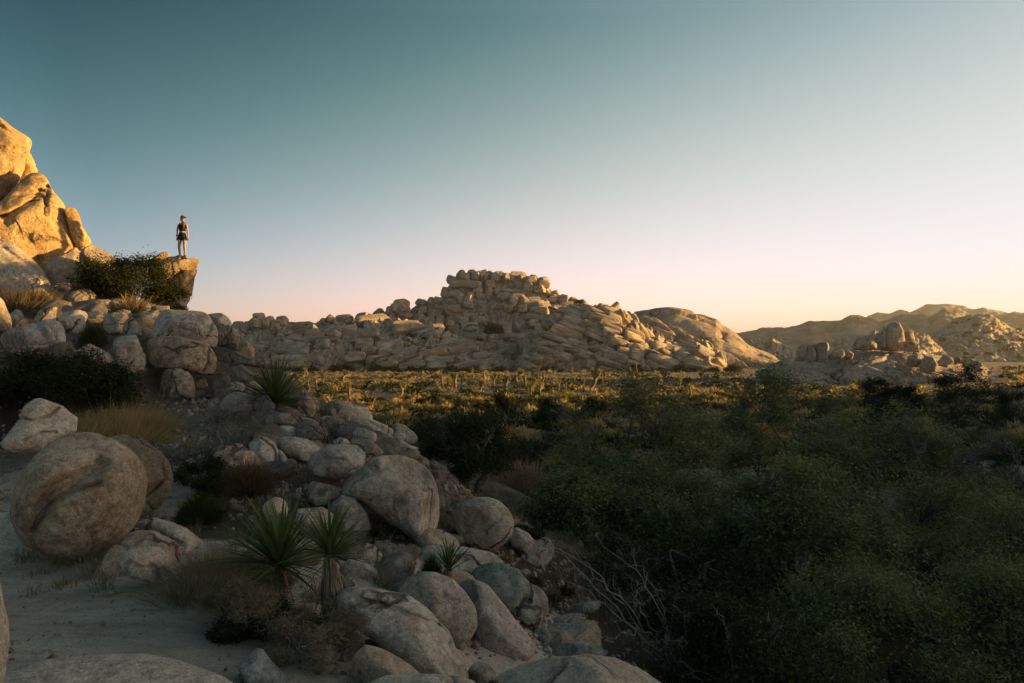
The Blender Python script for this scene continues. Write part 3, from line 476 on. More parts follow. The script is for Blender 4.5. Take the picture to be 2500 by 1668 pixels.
def rock_mesh(zt, pts, Y, seed, sub=4, D=.9, lean=.25, e=.8, amp=.06, nf=6, planes=(), cracks=(), mat='gran', joints=True, **_):
    rng = np.random.default_rng(seed)
    pf = np.array(full(zt, pts)); C0 = at(*(0.5 * (pf.min(0) + pf.max(0))), Y)
    eye = np.array([0, 0, CZ]); nrm = C0 - eye; dist = np.linalg.norm(nrm); nrm /= dist
    rgt = np.cross(nrm, [0, 0, 1]); rgt /= np.linalg.norm(rgt); upv = np.cross(rgt, nrm)
    def plane(pp):
        q = np.array([at(u, v, Y) for u, v in full(zt, pp)]) - eye; q = q * (dist / (q @ nrm))[:, None] - nrm * dist
        return np.column_stack([q @ rgt, q @ upv])
    lean = max(0.0, lean - max(0.0, upv[1]) * 0.9)
    W = plane(pts)
    x, z = W.T; x2, z2 = np.roll(x, -1), np.roll(z, -1); cr = x * z2 - x2 * z; ar = cr.sum() / 2
    c = np.array([((x + x2) * cr).sum(), ((z + z2) * cr).sum()]) / (6 * ar); ar = abs(ar); Rm = math.sqrt(ar / math.pi)
    q = np.concatenate([a + np.linspace(0, 1, 60, endpoint=False)[:, None] * (b - a) for a, b in zip(W, np.roll(W, -1, 0))]) - c
    ang = np.arctan2(q[:, 1], q[:, 0]); rad = np.hypot(*q.T); o = np.argsort(ang)
    grid = np.linspace(-math.pi, math.pi, 720, endpoint=False)
    T = np.interp(grid, ang[o], rad[o], period=2 * math.pi)
    kx = np.arange(-24, 25); kern = np.exp(-(kx / 9.0) ** 2); kern /= kern.sum()
    T = np.convolve(np.concatenate([T[-24:], T, T[:24]]), kern, 'valid')
    if Y > 12.5 or Rm * F / Y < 62: sub = min(sub, 5)
    dirs, Fc = ico(sub)
    ph = np.arctan2(dirs[:, 2], dirs[:, 0]); rho = np.hypot(dirs[:, 0], dirs[:, 2])
    Rp = np.interp(ph, grid, T, period=2 * math.pi)
    hr = rho ** e
    V = np.column_stack([Rp * hr * np.cos(ph), np.sign(dirs[:, 1]) * D * Rm * np.abs(dirs[:, 1]) ** e, Rp * hr * np.sin(ph)])
    for (nx, ny, nz, fr) in planes: V = softcut(V, (nx, ny, nz), fr, 0.025, 0.97)
    for k in range(nf):
        s = -1 if k % 3 != 2 else 1
        V = softcut(V, (rng.normal(0, .6), s * rng.uniform(.45, 1), rng.normal(.15, .5)), rng.uniform(.66, .86), 0.035, 0.95)
    V[:, 1] += lean * V[:, 2] * np.clip(1 - 0.3 * np.abs(V[:, 2]) / Rm, .4, 1)
    rd = V / (np.linalg.norm(V, axis=1)[:, None] + 1e-9); edge = 1 - 0.55 * (rho ** 6)
    so = rng.uniform(0, 50, 3)
    dsp = amp * Rm * fbm(V / (0.75 * Rm) + so, 3, seed) * edge + 0.32 * amp * Rm * fbm(V / (0.22 * Rm) + so, 3, seed + 3)
    if sub >= 6: dsp += 0.011 * fbm(V / 0.09 + so, 3, seed + 5) * min(1.0, Rm)
    V = V + rd * dsp[:, None]
    if joints and Rm > .25:
        for k in range(rng.integers(1, 4)):
            jn = rng.normal(0, 1, 3); jn[1] *= .35; jn /= np.linalg.norm(jn); wd_ = max(.035 * Rm, .022)
            tq = V @ jn - rng.uniform(-.5, .5) * Rm + .10 * Rm * fbm(V / (.5 * Rm) + so, 3, seed + 70 + k)
            ext = sstep(-.15, .25, fbm(V / (.9 * Rm) + so + 9, 2, seed + 80 + k))
            V = V - rd * (ext * .075 * Rm * np.exp(-(tq / wd_) ** 2))[:, None] + rd * (ext * .03 * Rm * sstep(0, wd_ * 3, tq))[:, None]
    for (pl, wpx, dep) in cracks:
        C2 = plane(pl) - c
        wm = wpx / ZOOM[zt][2] / F * Y
        d = poly_dist(V[:, [0, 2]] + 0.6 * wm * np.column_stack([vnoise(V / (3 * wm) + 5, seed), vnoise(V / (3 * wm) + 31, seed)]), C2)
        f = np.exp(-(d / wm) ** 2) * sstep(0.15, -0.1, dirs[:, 1])
        V[:, 1] += dep * f
    o_lo, o_hi = W.min(0) - c, W.max(0) - c
    for a, k in ((0, 0), (2, 1)):
        lo, hi = V[:, a].min(), V[:, a].max(); V[:, a] = o_lo[k] + (V[:, a] - lo) * (o_hi[k] - o_lo[k]) / (hi - lo)
    Cw = C0 + rgt * c[0] + upv * c[1]
    V = np.outer(V[:, 0], rgt) + np.outer(V[:, 1], nrm) + np.outer(V[:, 2], upv)
    return V, Fc, Cw, Rm
for idx, (nm, lb, zt, pts, Y, o) in enumerate(ROCKS):
    V, Fc, c, Rm = rock_mesh(zt, pts, Y, 100 + idx, **o)
    zb = V[:, 2].min(); V[:, 2] -= zb
    ob = obj(nm, mesh_np(nm, V, Fc, M[o.get('mat', 'gran')]), (c[0], c[1], c[2] + zb))
    tag(ob, lb, 'rock' if 'boulder' not in nm else 'boulder')

# ---------------------------------------------------------------- hills
def interp_poly(pts, us): 
    p = sorted(pts); return np.interp(us, [a for a, b in p], [b for a, b in p])
def hill_mesh(zt, ridge, vbase, Y0, Y1, nx=420, nt=110, prof='dome', seed=1, big=(9, 9, 6), bigA=1.6, small=(3.2, 3.2, 2.2), smallA=0.55, tilt=0.0, crack=0.9, rough=0.12, back=0.5, jag=1.0, undul=2.0, brick=0.0):
    rp = full(zt, ridge); us = np.linspace(rp[0][0], rp[-1][0], nx); vr = interp_poly(rp, us)
    vb = np.full(nx, vbase) if not isinstance(vbase, list) else interp_poly(vbase, us)
    if jag: vr = vr + jag * (fbm(np.column_stack([us / 9.0, us * 0, us * 0]), 3, seed) )
    vr = np.minimum(vr, vb - 0.5)
    top = np.array([at(u, v, Y1) for u, v in zip(us, vr)]); bot = np.array([at(u, v, Y0) for u, v in zip(us, vb)]); bot[:, 2] = np.minimum(bot[:, 2], 0.2) - 1.0
    nb = 24
    t = np.linspace(0, 1, nt)
    if prof == 'dome': fy = 1 - np.cos(t * math.pi / 2); fz = np.sin(t * math.pi / 2)
    elif prof == 'whale': fy = t; fz = np.sin(t * math.pi / 2)
    elif prof == 'slope': fy = t ** 1.15; fz = t ** 0.9
    else: fy = np.interp(t, prof[0], prof[1]); fz = np.interp(t, prof[0], prof[2])
    L = Y1 - Y0
    rows = [bot + np.column_stack([(top[:, 0] - bot[:, 0]) * a, (top[:, 1] - bot[:, 1]) * a, (top[:, 2] - bot[:, 2]) * b]) for a, b in zip(fy, fz)]
    for k in range(1, nb + 1):
        s = k / nb
        r_ = top.copy(); r_[:, 1] += L * back * s * 1.6; r_[:, 0] *= 1 + L * back * s * 1.6 / Y1; r_[:, 2] = top[:, 2] + (bot[:, 2] - top[:, 2]) * (1 - math.cos(s * math.pi / 2)); rows.append(r_)
    G = np.array(rows); nrw = len(rows)
    du = np.gradient(G, axis=1); dv = np.gradient(G, axis=0); N = np.cross(du, dv); N /= np.linalg.norm(N, axis=2)[:, :, None] + 1e-9
    Pp = G.reshape(-1, 3); Nn = N.reshape(-1, 3)
    env = np.repeat(np.concatenate([sstep(0, .08, t) * (1 - 0.5 * sstep(.93, 1, t)), np.full(nb, .4)]), nx)
    ct, st = math.cos(tilt), math.sin(tilt)
    Q = np.column_stack([Pp[:, 0] * ct + Pp[:, 2] * st, Pp[:, 1], -Pp[:, 0] * st + Pp[:, 2] * ct])
    Q = Q + 1.1 * np.column_stack([fbm(Pp / 5.0, 3, seed + 1), fbm(Pp / 5.0 + 40, 3, seed + 2), fbm(Pp / 5.0 + 80, 3, seed + 3)])
    f1, f2, cid = voronoi(Q / np.array(big), seed)
    g = f2 - f1
    d = bigA * (cid - .45) * sstep(0, .10, g) + 0.5 * bigA * np.sqrt(np.clip(g, 0, 1)) - crack * np.exp(-(g / .05) ** 2)
    if brick:
        S_ = np.zeros(G.shape[:2]); S_[1:] = np.cumsum(np.linalg.norm(np.diff(G, axis=0), axis=2), 0); S_ = S_.ravel()
        Xb = Pp[:, 0] * ct + S_ * st; Sb = -Pp[:, 0] * st + S_ * ct
        db = 0
        for lv, (bx_, bz_, ba) in enumerate(((big[0] * 1.15, big[2] * 1.0, bigA * 1.15), (small[0] * 1.2, small[2] * 1.15, max(smallA, .3)))):
            sw = (Sb + 1.6 * fbm(Pp / (bx_ * .9) + 9 * lv, 2, seed + 21 + lv)) / bz_; row = np.floor(sw); fz = sw - row
            xo = (Xb + 1.3 * fbm(Pp / (bz_ * 1.1) + 5, 2, seed + 31 + lv)) / (bx_ * (.6 + .9 * h3(row.astype(int), row.astype(int) * 0, row.astype(int) * 0, seed + lv))) + 7.7 * h3(row.astype(int), row.astype(int) * 0 + 1, row.astype(int) * 0, seed + lv)
            col = np.floor(xo); fx = xo - col; rc, cc = row.astype(int), col.astype(int)
            hA, hB, hC = (h3(rc, cc, rc * 0 + q, seed + 3 * lv) for q in (2, 3, 4))
            ed = np.minimum(np.minimum(fx, 1 - fx) * bx_, np.minimum(fz, 1 - fz) * bz_)
            fl = sstep(0, .55, ed)
            db = db + ba * fl * ((hA - .5) + 1.5 * (fx - .5) * (hB - .5) + 1.3 * (fz - .5) * (hC - .35)) - crack * (.9 if lv == 0 else .5) * np.exp(-(ed / .36) ** 2)
        mb = sstep(-.25, .1, fbm(Pp / 22.0 + 3, 2, seed + 61) + (brick - .5))
        d = d * (1 - mb) + (db + .35 * d) * mb
    if smallA:
        f1, f2, cid2 = voronoi(Q / np.array(small) + 3.3, seed + 50); g2 = f2 - f1
        d = d + smallA * (cid2 - .5) * sstep(0, .15, g2) + 0.6 * smallA * np.sqrt(np.clip(g2, 0, 1)) - 0.5 * crack * np.exp(-(g2 / .08) ** 2) * (h3(np.floor(Q[:, 0] / 14).astype(int), np.floor(Q[:, 1] / 14).astype(int), np.floor(Q[:, 2] / 9).astype(int), seed) > .3)
    d = d + undul * fbm(Pp / 16.0, 3, seed + 9) + rough * fbm(Pp / 1.3, 3, seed + 11)
    V = Pp + Nn * (d * env)[:, None]
    i_ = np.arange(nrw - 1)[:, None] * nx; j_ = np.arange(nx - 1)[None, :]
    Fc = np.stack([i_ + j_, i_ + j_ + 1, i_ + nx + j_ + 1, i_ + nx + j_], -1).reshape(-1, 4)
    return V, Fc, (nt, nx, G, N)
# generic loose blocks shared by the hills
def blob(seed, sub=4, box=.8, amp=.10, nf=10):
    rng = np.random.default_rng(seed); d, Fc = ico(sub)
    V = np.sign(d) * np.abs(d) ** box
    for k in range(nf): V = softcut(V, rng.normal(0, 1, 3), rng.uniform(.6, .85), .035, .95)
    V = V + d * (amp * fbm(V * 1.4 + rng.uniform(0, 40, 3), 3, seed))[:, None]
    return V, Fc
LOOSE = {k: [mesh_np('boulder', *blob(700 + i), M[k]) for i in range(8)] for k in ('gran_far', 'gran', 'gran_dark')}
def loose(parent, nm, p, s, rng, mk='gran_far'):
    o = obj(nm, LOOSE[mk][rng.integers(8)], p, parent); o.rotation_euler = (rng.normal(0, .25), rng.normal(0, .25), rng.uniform(0, 6.3)); o.scale = tuple(s)
    return o
BLK = [mesh_np('block', *blob(760 + i, 4, .36, .05, 3), M['gran_far']) for i in range(10)]
hill_pts = {}
def hill(key, label, zt, ridge, vb, Y0, Y1, mat='gran_far', nloose=0, lsize=(1.0, 3.0), ltop=0.75, seed=1, lpow=1.6, blocks=None, **kw):
    V, Fc, (nt, nx, G, N) = hill_mesh(zt, ridge, vb, Y0, Y1, seed=seed, **kw)
    if blocks: V[:nt * nx] -= N[:nt].reshape(-1, 3) * (1.1 * np.repeat(sstep(0, .15, np.linspace(0, 1, nt)) * (1 - .6 * sstep(.9, 1, np.linspace(0, 1, nt))), nx))[:, None]
    base = V.mean(0); base[2] = 0
    e_ = empty('rock_hill', base); tag(e_, label, 'rock hill')
    obj('rock_mass', mesh_np('rock_mass', V - base, Fc, M[mat]), (0, 0, 0), e_)
    rng = np.random.default_rng(seed + 5)
    for k in range(nloose):
        r = int(nt * ltop * rng.random() ** 1.1); c = rng.integers(4, nx - 4); p = V[r * nx + c]
        s = lsize[0] + (lsize[1] - lsize[0]) * rng.random() ** (lpow + 1)
        loose(e_, 'boulder', p - base + np.array([0, 0, .1 * s]), s * np.array([rng.uniform(.8, 1.35), rng.uniform(.8, 1.2), rng.uniform(.55, .95)]), rng)
    if blocks:
        bw, bh, nmax, tl, f0, f1 = blocks; blk_hole = .6 if key in 'MC' else .2; Gf = G[:nt]; arc = np.concatenate([[0], np.cumsum(np.linalg.norm(np.diff(Gf[:, nx // 2], axis=0), axis=1))]); cand = []
        smax = arc[-1]; yrow = f0 * smax; rowi = 0
        while yrow < f1 * smax:
            rh = bh * math.exp(rng.normal(-.05, .22)); xx = Gf[0, 0, 0] + rng.uniform(0, bw)
            while xx < Gf[0, -1, 0]:
                wdt = bw * math.exp(rng.normal(-.15, .4)); cand.append((xx + wdt / 2, yrow + rh / 2 + tl * (xx - Gf[0, nx // 2, 0]) * 0, wdt, rh)); xx += wdt
            yrow += rh * .96
        rng.shuffle(cand); cnt = 0
        for (xx, sy, wdt, rh) in cand:
            if cnt >= nmax: break
            c = int(np.clip(np.searchsorted(Gf[0, :, 0], xx), 3, nx - 4)); ac = np.concatenate([[0], np.cumsum(np.linalg.norm(np.diff(Gf[:, c], axis=0), axis=1))])
            if ac[-1] < 5: continue
            r = int(np.clip(np.searchsorted(ac, sy / smax * ac[-1]), 1, nt - 1)); sc_h = max(.55, min(1.0, ac[-1] / smax * 1.25))
            if vnoise(Gf[r, c][None] / 15.0, seed + 90)[0] > blk_hole: continue
            p = Gf[r, c] + N[r, c] * (bh * rng.uniform(-.34, -.02)); nn = N[r, c]
            o = obj('block', BLK[rng.integers(10)], p - base, e_); o.scale = (wdt * .50 * sc_h, bh * .66 * sc_h, rh * rng.uniform(.46, .54) * sc_h)
            o.rotation_euler = (math.asin(max(-1, min(1, nn[2]))) * -.55 + rng.normal(0, .06), rng.normal(0, .06) + tl, math.atan2(nn[0], -nn[1]) + rng.normal(0, .18)); cnt += 1
    hill_pts[key] = (V, nt, nx)
    return e_
mesa_prof = ([0, .25, .5, .62, .72, .8, .9, 1], [0, .25, .50, .60, .63, .78, .84, 1], [0, .16, .36, .48, .68, .74, .95, 1])
hill('A', 'low far ridge with a gold-lit broken crest behind the boulder pile', 'H', [(-420,560),(-200,530),(20,512),(130,502),(160,480),(210,465),(225,440),(310,450),(345,475),(440,470),(470,487),(560,487),(720,492),(860,475),(1010,500),(1200,560),(1350,640)], 880, 262, 300, prof='slope', seed=11, nloose=30, lsize=(1, 2.4), nx=220, nt=60, blocks=(5.0, 3.0, 110, 0.0, .1, .93), big=(8, 8, 5), bigA=2.4, crack=1.8, jag=2, brick=.6)
hill('B', 'rounded pale hillside of tumbled blocks in front of the mesa', 'H', [(330,860),(400,700),(480,560),(600,515),(720,494),(780,482),(860,464),(990,472),(1050,461),(1200,456),(1290,500),(1400,496),(1560,520),(1680,530),(1730,580),(1790,612),(1930,655),(2050,705),(2210,762),(2290,815),(2370,862)], 893, 232, 274, prof='dome', seed=22, nloose=130, lsize=(.7, 2.0), ltop=.5, nx=330, nt=90, big=(11, 11, 8), bigA=1.8, smallA=.5, crack=1.5, brick=.55, blocks=(8.5, 3.0, 130, -.12, .03, .8))
hill('M', 'tall flat-topped granite mesa with cracked cliff bands', 'F', [(870,800),(905,774),(920,768),(956,760),(1000,757),(1010,747),(1025,740),(1060,733),(1077,732),(1082,715),(1096,697),(1102,682),(1111,674),(1132,669),(1165,667),(1195,668),(1225,671),(1260,673),(1277,677),(1305,681),(1328,686),(1339,697),(1356,717),(1366,724),(1385,728),(1392,736),(1424,742),(1430,749),(1449,758),(1468,756),(1510,758),(1540,790),(1570,840)], 876, 262, 318, prof=mesa_prof, seed=33, nloose=0, nx=360, nt=110, big=(11, 11, 7.5), bigA=1.6, small=(4.6, 4.6, 3.2), smallA=.4, crack=1.6, rough=.05, undul=1.3, jag=1.2, brick=1.0, blocks=(5.4, 3.7, 300, 0.0, .22, .97))
hill('C', 'tilted layered outcrop at the right foot of the mesa', 'I', [(200,760),(260,640),(300,570),(400,480),(500,400),(560,382),(700,372),(840,363),(970,371),(1000,410),(1100,450),(1180,520),(1240,560),(1360,620),(1480,640),(1560,622),(1660,642),(1735,712),(1765,775)], 893, 224, 264, prof='dome', seed=44, nloose=40, lsize=(.7, 1.6), ltop=.35, nx=330, nt=90, blocks=(8.0, 2.9, 260, .32, .03, .97), big=(14, 10, 4.5), bigA=1.7, small=(6, 4, 1.8), smallA=.5, crack=1.4, tilt=.32, jag=1.2, brick=.9)
hill('D', 'smooth brown granite dome sloping down to the right of the mesa', 'I', [(880,520),(950,430),(1030,416),(1150,402),(1270,388),(1330,381),(1500,396),(1600,406),(1720,440),(1765,490),(1830,522),(1900,572),(1960,622),(2050,682),(2150,722),(2240,770)], 886, 258, 306, mat='gran_dome', prof='dome', seed=55, nloose=8, lsize=(.6, 1.6), ltop=.15, nx=240, nt=80, big=(34, 20, 9), bigA=2.6, smallA=0, tilt=-.42, crack=1.4, jag=.4)
hill('E', 'pale whaleback outcrop on the flat under the stacked tower blocks', 'J', [(150,700),(200,688),(250,650),(380,602),(480,592),(600,600),(740,600),(850,560),(950,522),(1140,512),(1300,518),(1480,522),(1600,552),(1680,592),(1800,632),(1850,650),(2000,662),(2080,700)], 905, 128, 150, prof='dome', seed=66, nx=320, nt=70, big=(9, 7, 3.5), bigA=.7, small=(4, 3, 1.4), smallA=.25, tilt=-.2, crack=.4, jag=.4, undul=.8)
hill('F', 'peaked hill strewn with pale rocks and dark shrubs at the far right', 'J', [(1330,560),(1470,440),(1560,422),(1650,372),(1720,312),(1790,262),(1900,238),(2000,226),(2070,229),(2130,272),(2220,332),(2330,377),(2480,420),(2700,520),(2900,600)], 878, 400, 460, prof='slope', seed=77, nloose=130, lsize=(1, 3.4), ltop=.95, nx=280, nt=80, big=(11, 11, 7), bigA=2.2, small=(4.5, 4.5, 3), smallA=1.1, jag=1.5)
hill('G', 'rugged low rock rise between the smooth dome and the stacked blocks', 'J', [(20,560),(80,445),(180,430),(230,460),(290,420),(340,462),(480,512),(600,520),(760,470),(830,442),(880,412),(950,402),(1010,395),(1080,402),(1120,366),(1180,382),(1300,420),(1420,400),(1550,395),(1640,480),(1700,540)], 878, 318, 352, prof='slope', seed=88, nloose=70, lsize=(1, 2.8), nx=260, nt=60, big=(8, 8, 5), bigA=1.8, small=(3.2, 3.2, 2), smallA=.9, jag=2)

def hrock(nm, label, zt, pts, Y, mat='gran_far', **o):
    V, Fc, c, Rm = rock_mesh(zt, pts, Y, 900 + len(bpy.data.objects), sub=o.pop('sub', 4), **o)
    zb = V[:, 2].min(); V[:, 2] -= zb
    return tag(obj(nm, mesh_np(nm, V, Fc, M[mat]), (c[0], c[1], c[2] + zb)), label, 'boulder')
hrock('balanced_boulder', 'lone squared boulder balanced on the ridge left of the mesa', 'H', [(1318,402),(1320,345),(1360,332),(1480,325),(1482,340),(1475,372),(1440,398),(1380,412)], 300, e=.55, nf=3, D=.9)
hrock('cap_rock', 'thin dark cap rock on top of the balanced boulder', 'H', [(1342,338),(1352,308),(1430,298),(1478,322),(1470,338),(1400,345)], 300.5, e=.6, D=.9)
for k, (lb, pts) in enumerate([
    ('tall domed tower block standing on the pale whaleback', [(1170,510),(1195,370),(1240,310),(1280,290),(1332,303),(1362,360),(1374,430),(1382,522),(1260,532),(1180,525)]),
    ('sloping shoulder block left of the tall domed tower block', [(1090,470),(1110,438),(1160,388),(1215,350),(1220,500),(1140,520),(1100,510)]),
    ('upper rounded block leaning on the right of the tower block', [(1358,385),(1400,353),(1440,363),(1458,435),(1400,455),(1362,450)]),
    ('lower rounded block at the right foot of the tower block', [(1368,450),(1450,440),(1487,480),(1493,515),(1440,532),(1368,530)]),
    ('low cracked block row left of the tower block', [(940,515),(968,448),(1012,416),(1050,428),(1138,440),(1150,515),(1040,528)]),
    ('small beak-shaped stone on the shoulder of the tower block', [(1188,335),(1205,330),(1222,332),(1222,362),(1205,360)]),
    ('narrow leftmost pillar of the three on the pale whaleback', [(475,605),(488,530),(513,478),(552,478),(568,530),(555,610)]),
    ('slanted middle pillar of the three on the pale whaleback', [(552,590),(573,478),(612,476),(648,540),(645,620),(590,622)]),
    ('broad rightmost pillar of the three on the pale whaleback', [(618,480),(680,458),(742,453),(753,490),(745,600),(690,622),(640,610)]),
    ('low rounded rock right of the three pillars', [(745,575),(800,508),(872,518),(885,560),(840,595),(755,600)]),
    ('wedge rock between the three pillars and the tower blocks', [(865,560),(900,518),(955,548),(940,598),(880,595)]),
    ('small round boulder low on the right flank of the whaleback', [(1312,615),(1350,568),(1393,600),(1388,655),(1325,655)]),
    ('wide rounded boulder at the right foot of the whaleback', [(1380,640),(1400,568),(1480,557),(1514,590),(1495,660),(1400,660)]),
    ('big pale boulder in front of the right foot of the whaleback', [(1485,640),(1540,568),(1612,578),(1645,640),(1625,700),(1500,700)]),
    ('domed boulder at the end of the whaleback', [(1635,625),(1690,557),(1763,588),(1775,625),(1710,650),(1640,650)]),
    ('small boulder in the row trailing off the whaleback', [(1765,615),(1800,572),(1843,592),(1848,630),(1775,635)]),
    ('warm rounded boulder in the row trailing off the whaleback', [(1835,630),(1880,583),(1943,598),(1955,648),(1860,655)]),
    ('last boulder of the row trailing off the whaleback', [(1915,645),(1960,603),(2003,618),(2010,655),(1930,660)])]):
    hrock('boulder', lb, 'J', pts, [139, 138.5, 139.5, 138, 137, 138, 134, 133.5, 134, 133, 133.5, 128, 129, 127, 130, 131, 131, 130.5][k], e=.68, nf=4, D=1.0, lean=.1)

# mountains (terrain of the far distance)
def mountain(ridge, vb, Y0, Y1, seed, nx=260, nt=60):
    V, Fc, _ = hill_mesh('J', ridge, vb, Y0, Y1, nx=nx, nt=nt, prof='slope', seed=seed, big=(45, 45, 30), bigA=1.0, small=(12, 12, 8), smallA=.7, crack=.3, rough=.5, jag=.7, undul=5)
    tag(obj('mountain', mesh_np('mountain', V, Fc, M['mount'])), kind='structure')
mountain([(-700,470),(-300,440),(-20,392),(150,352),(400,330),(520,312),(600,280),(700,276),(850,275),(930,236),(1000,230),(1080,252),(1160,292),(1250,272),(1340,230),(1440,232),(1520,217),(1570,242),(1700,176),(1800,200),(1880,242),(2000,300),(2200,340),(2500,380)], 868, 620, 760, 5)
mountain([(900,330),(1050,246),(1150,210),(1240,226),(1340,186),(1420,210),(1550,146),(1700,140),(1850,160),(1930,190),(2010,170),(2120,190),(2220,216),(2280,200),(2400,220),(2700,300)], 864, 1250, 1450, 6)
mountain([(1880,300),(2010,262),(2110,240),(2200,222),(2350,215),(2550,190),(2800,260)], 866, 900, 1050, 7, nx=140)

# unseen ridge added right of frame, its heights shaped to shade the near ground
shade_ridge = np.array([(70, -60, 12.5), (72, -20, 13.5), (74, 10, 14.2), (75, 25, 14.8), (75.5, 32, 14.8), (76, 40, 15.2), (76.5, 42.5, 15.9), (77, 44.5, 18.2), (77.5, 50, 17), (78, 62, 14), (80, 72, 11), (86, 84, 7), (104, 104, 4.5), (135, 140, 2), (170, 185, .6)], float)
sN = 160; tt = np.linspace(0, len(shade_ridge) - 1, sN); rl = np.column_stack([np.interp(tt, range(len(shade_ridge)), shade_ridge[:, k]) for k in range(3)])
tg = np.gradient(rl[:, :2], axis=0); tg /= np.linalg.norm(tg, axis=1)[:, None]; nm_ = np.column_stack([tg[:, 1], -tg[:, 0]])
ws = np.linspace(-1, 1, 41); rowsV = []
for q in ws:
    hgt_ = rl[:, 2] * (1 - abs(q) ** 1.6) * (1 - sstep(.94, 1, tt / (len(shade_ridge) - 1)))
    off = np.where(q > 0, 30 * q, 14 * q) * 1.0
    p_ = np.column_stack([rl[:, :2] + nm_ * off, hgt_]); p_[:, 2] += (1 - abs(q)) * (1.4 * fbm(p_ / 7.0, 4, 8)) - .6 * abs(q) ** 3
    rowsV.append(p_)
RV = np.array(rowsV).reshape(-1, 3); i_ = np.arange(len(ws) - 1)[:, None] * sN; j_ = np.arange(sN - 1)[None, :]
tag(obj('hill', mesh_np('hill', RV, np.stack([i_ + j_, i_ + j_ + 1, i_ + sN + j_ + 1, i_ + sN + j_], -1).reshape(-1, 4), M['gran_far'])), kind='structure')

# ---------------------------------------------------------------- plants: geometry helpers
def leaf_quads(Cn, ln, wd, rng, up=1.1):
    n = len(Cn); nn = rng.normal(0, 1, (n, 3)); nn[:, 2] = np.abs(nn[:, 2]) + up
    a = np.cross(nn, rng.normal(0, 1, (n, 3))); a /= np.linalg.norm(a, axis=1)[:, None] + 1e-9
    b = np.cross(nn, a); b /= np.linalg.norm(b, axis=1)[:, None] + 1e-9
    l = (ln * rng.uniform(.6, 1.3, n))[:, None]; w_ = (wd * rng.uniform(.6, 1.3, n))[:, None]
    V = np.stack([Cn - a * l * .5 - b * w_ * .55, Cn - a * l * .25 + b * w_ * .75, Cn + a * l * .6], 1).reshape(-1, 3)
    return V, np.arange(3 * n).reshape(-1, 3)
def blades(base, tip, wd, rng, bend=0.25, segs=3):
    """thin tapering blades from base to tip, drooping"""
    n = len(base); d = tip - base; L = np.linalg.norm(d, axis=1)[:, None] + 1e-9
    side = np.cross(d / L, rng.normal(0, 1, (n, 3))); side /= np.linalg.norm(side, axis=1)[:, None] + 1e-9
    Vs = []; nrm = np.cross(side, d / L)
    for k in range(segs + 1):
        t = k / segs; c = base + d * t + nrm * (L * bend * (t - t * t)); ww = wd * (1 - t) ** .7
        if k < segs: Vs += [c - side * ww * .5, c + side * ww * .5]
        else: Vs += [c]
    V = np.stack(Vs, 1); m = V.shape[1]; V = V.reshape(-1, 3); o = np.arange(n)[:, None] * m
    q = [np.concatenate([o + 2 * k, o + 2 * k + 1, o + 2 * k + 3, o + 2 * k + 2], 1) for k in range(segs - 1)]
    t3 = np.concatenate([o + 2 * segs - 2, o + 2 * segs - 1, o + 2 * segs], 1)
    return V, (np.concatenate(q) if q else np.zeros((0, 4), int)), t3
def tubes(P0, P1, r0, r1, sides=4):
    n = len(P0); d = P1 - P0; d = d / (np.linalg.norm(d, axis=1)[:, None] + 1e-9)
    a = np.cross(d, np.where(np.abs(d[:, 2:3]) > .9, [[1., 0, 0]], [[0, 0, 1.]])); a /= np.linalg.norm(a, axis=1)[:, None] + 1e-9; b = np.cross(d, a)
    Vs = []
    for P_, r_ in ((P0, r0), (P1, r1)):
        for k in range(sides):
            an = 2 * math.pi * k / sides; Vs.append(P_ + (a * math.cos(an) + b * math.sin(an)) * np.asarray(r_)[:, None])
    V = np.stack(Vs, 1).reshape(-1, 3); o = np.arange(n)[:, None] * 2 * sides
    Fq = np.concatenate([np.concatenate([o + k, o + (k + 1) % sides, o + sides + (k + 1) % sides, o + sides + k], 1) for k in range(sides)])
    return V, Fq
class Limbs:
    def __init__(s): s.a, s.b, s.r, s.q = [], [], [], []
    def path(s, p0, p1, r0, r1, rng, segs=5, wob=.12, sag=0.0):
        p0, p1 = np.array(p0, float), np.array(p1, float); L = np.linalg.norm(p1 - p0); pts = [p0]
        for k in range(1, segs + 1):
            t = k / segs; q = p0 + (p1 - p0) * t + (rng.normal(0, wob * L / segs * 1.6, 3) if k < segs else 0); q[2] += sag * L * 4 * t * (1 - t); pts.append(q)
        for k in range(segs):
            s.a.append(pts[k]); s.b.append(pts[k + 1]); s.r.append(r0 + (r1 - r0) * k / segs); s.q.append(r0 + (r1 - r0) * (k + 1) / segs)
        return pts
    def spray(s, p, d, L, r, rng, depth=2, n=3, spread=.6):
        d = d / (np.linalg.norm(d) + 1e-9); e = p + d * L
        pts = s.path(p, e, r, r * .55, rng, 3, .18)
        if depth > 0:
            for k in range(n):
                dd = d + rng.normal(0, spread, 3); s.spray(pts[rng.integers(1, 4)], dd, L * rng.uniform(.45, .75), r * .55, rng, depth - 1, n, spread)
    def mesh(s, sides=4): return tubes(np.array(s.a), np.array(s.b), np.array(s.r), np.array(s.q), sides)
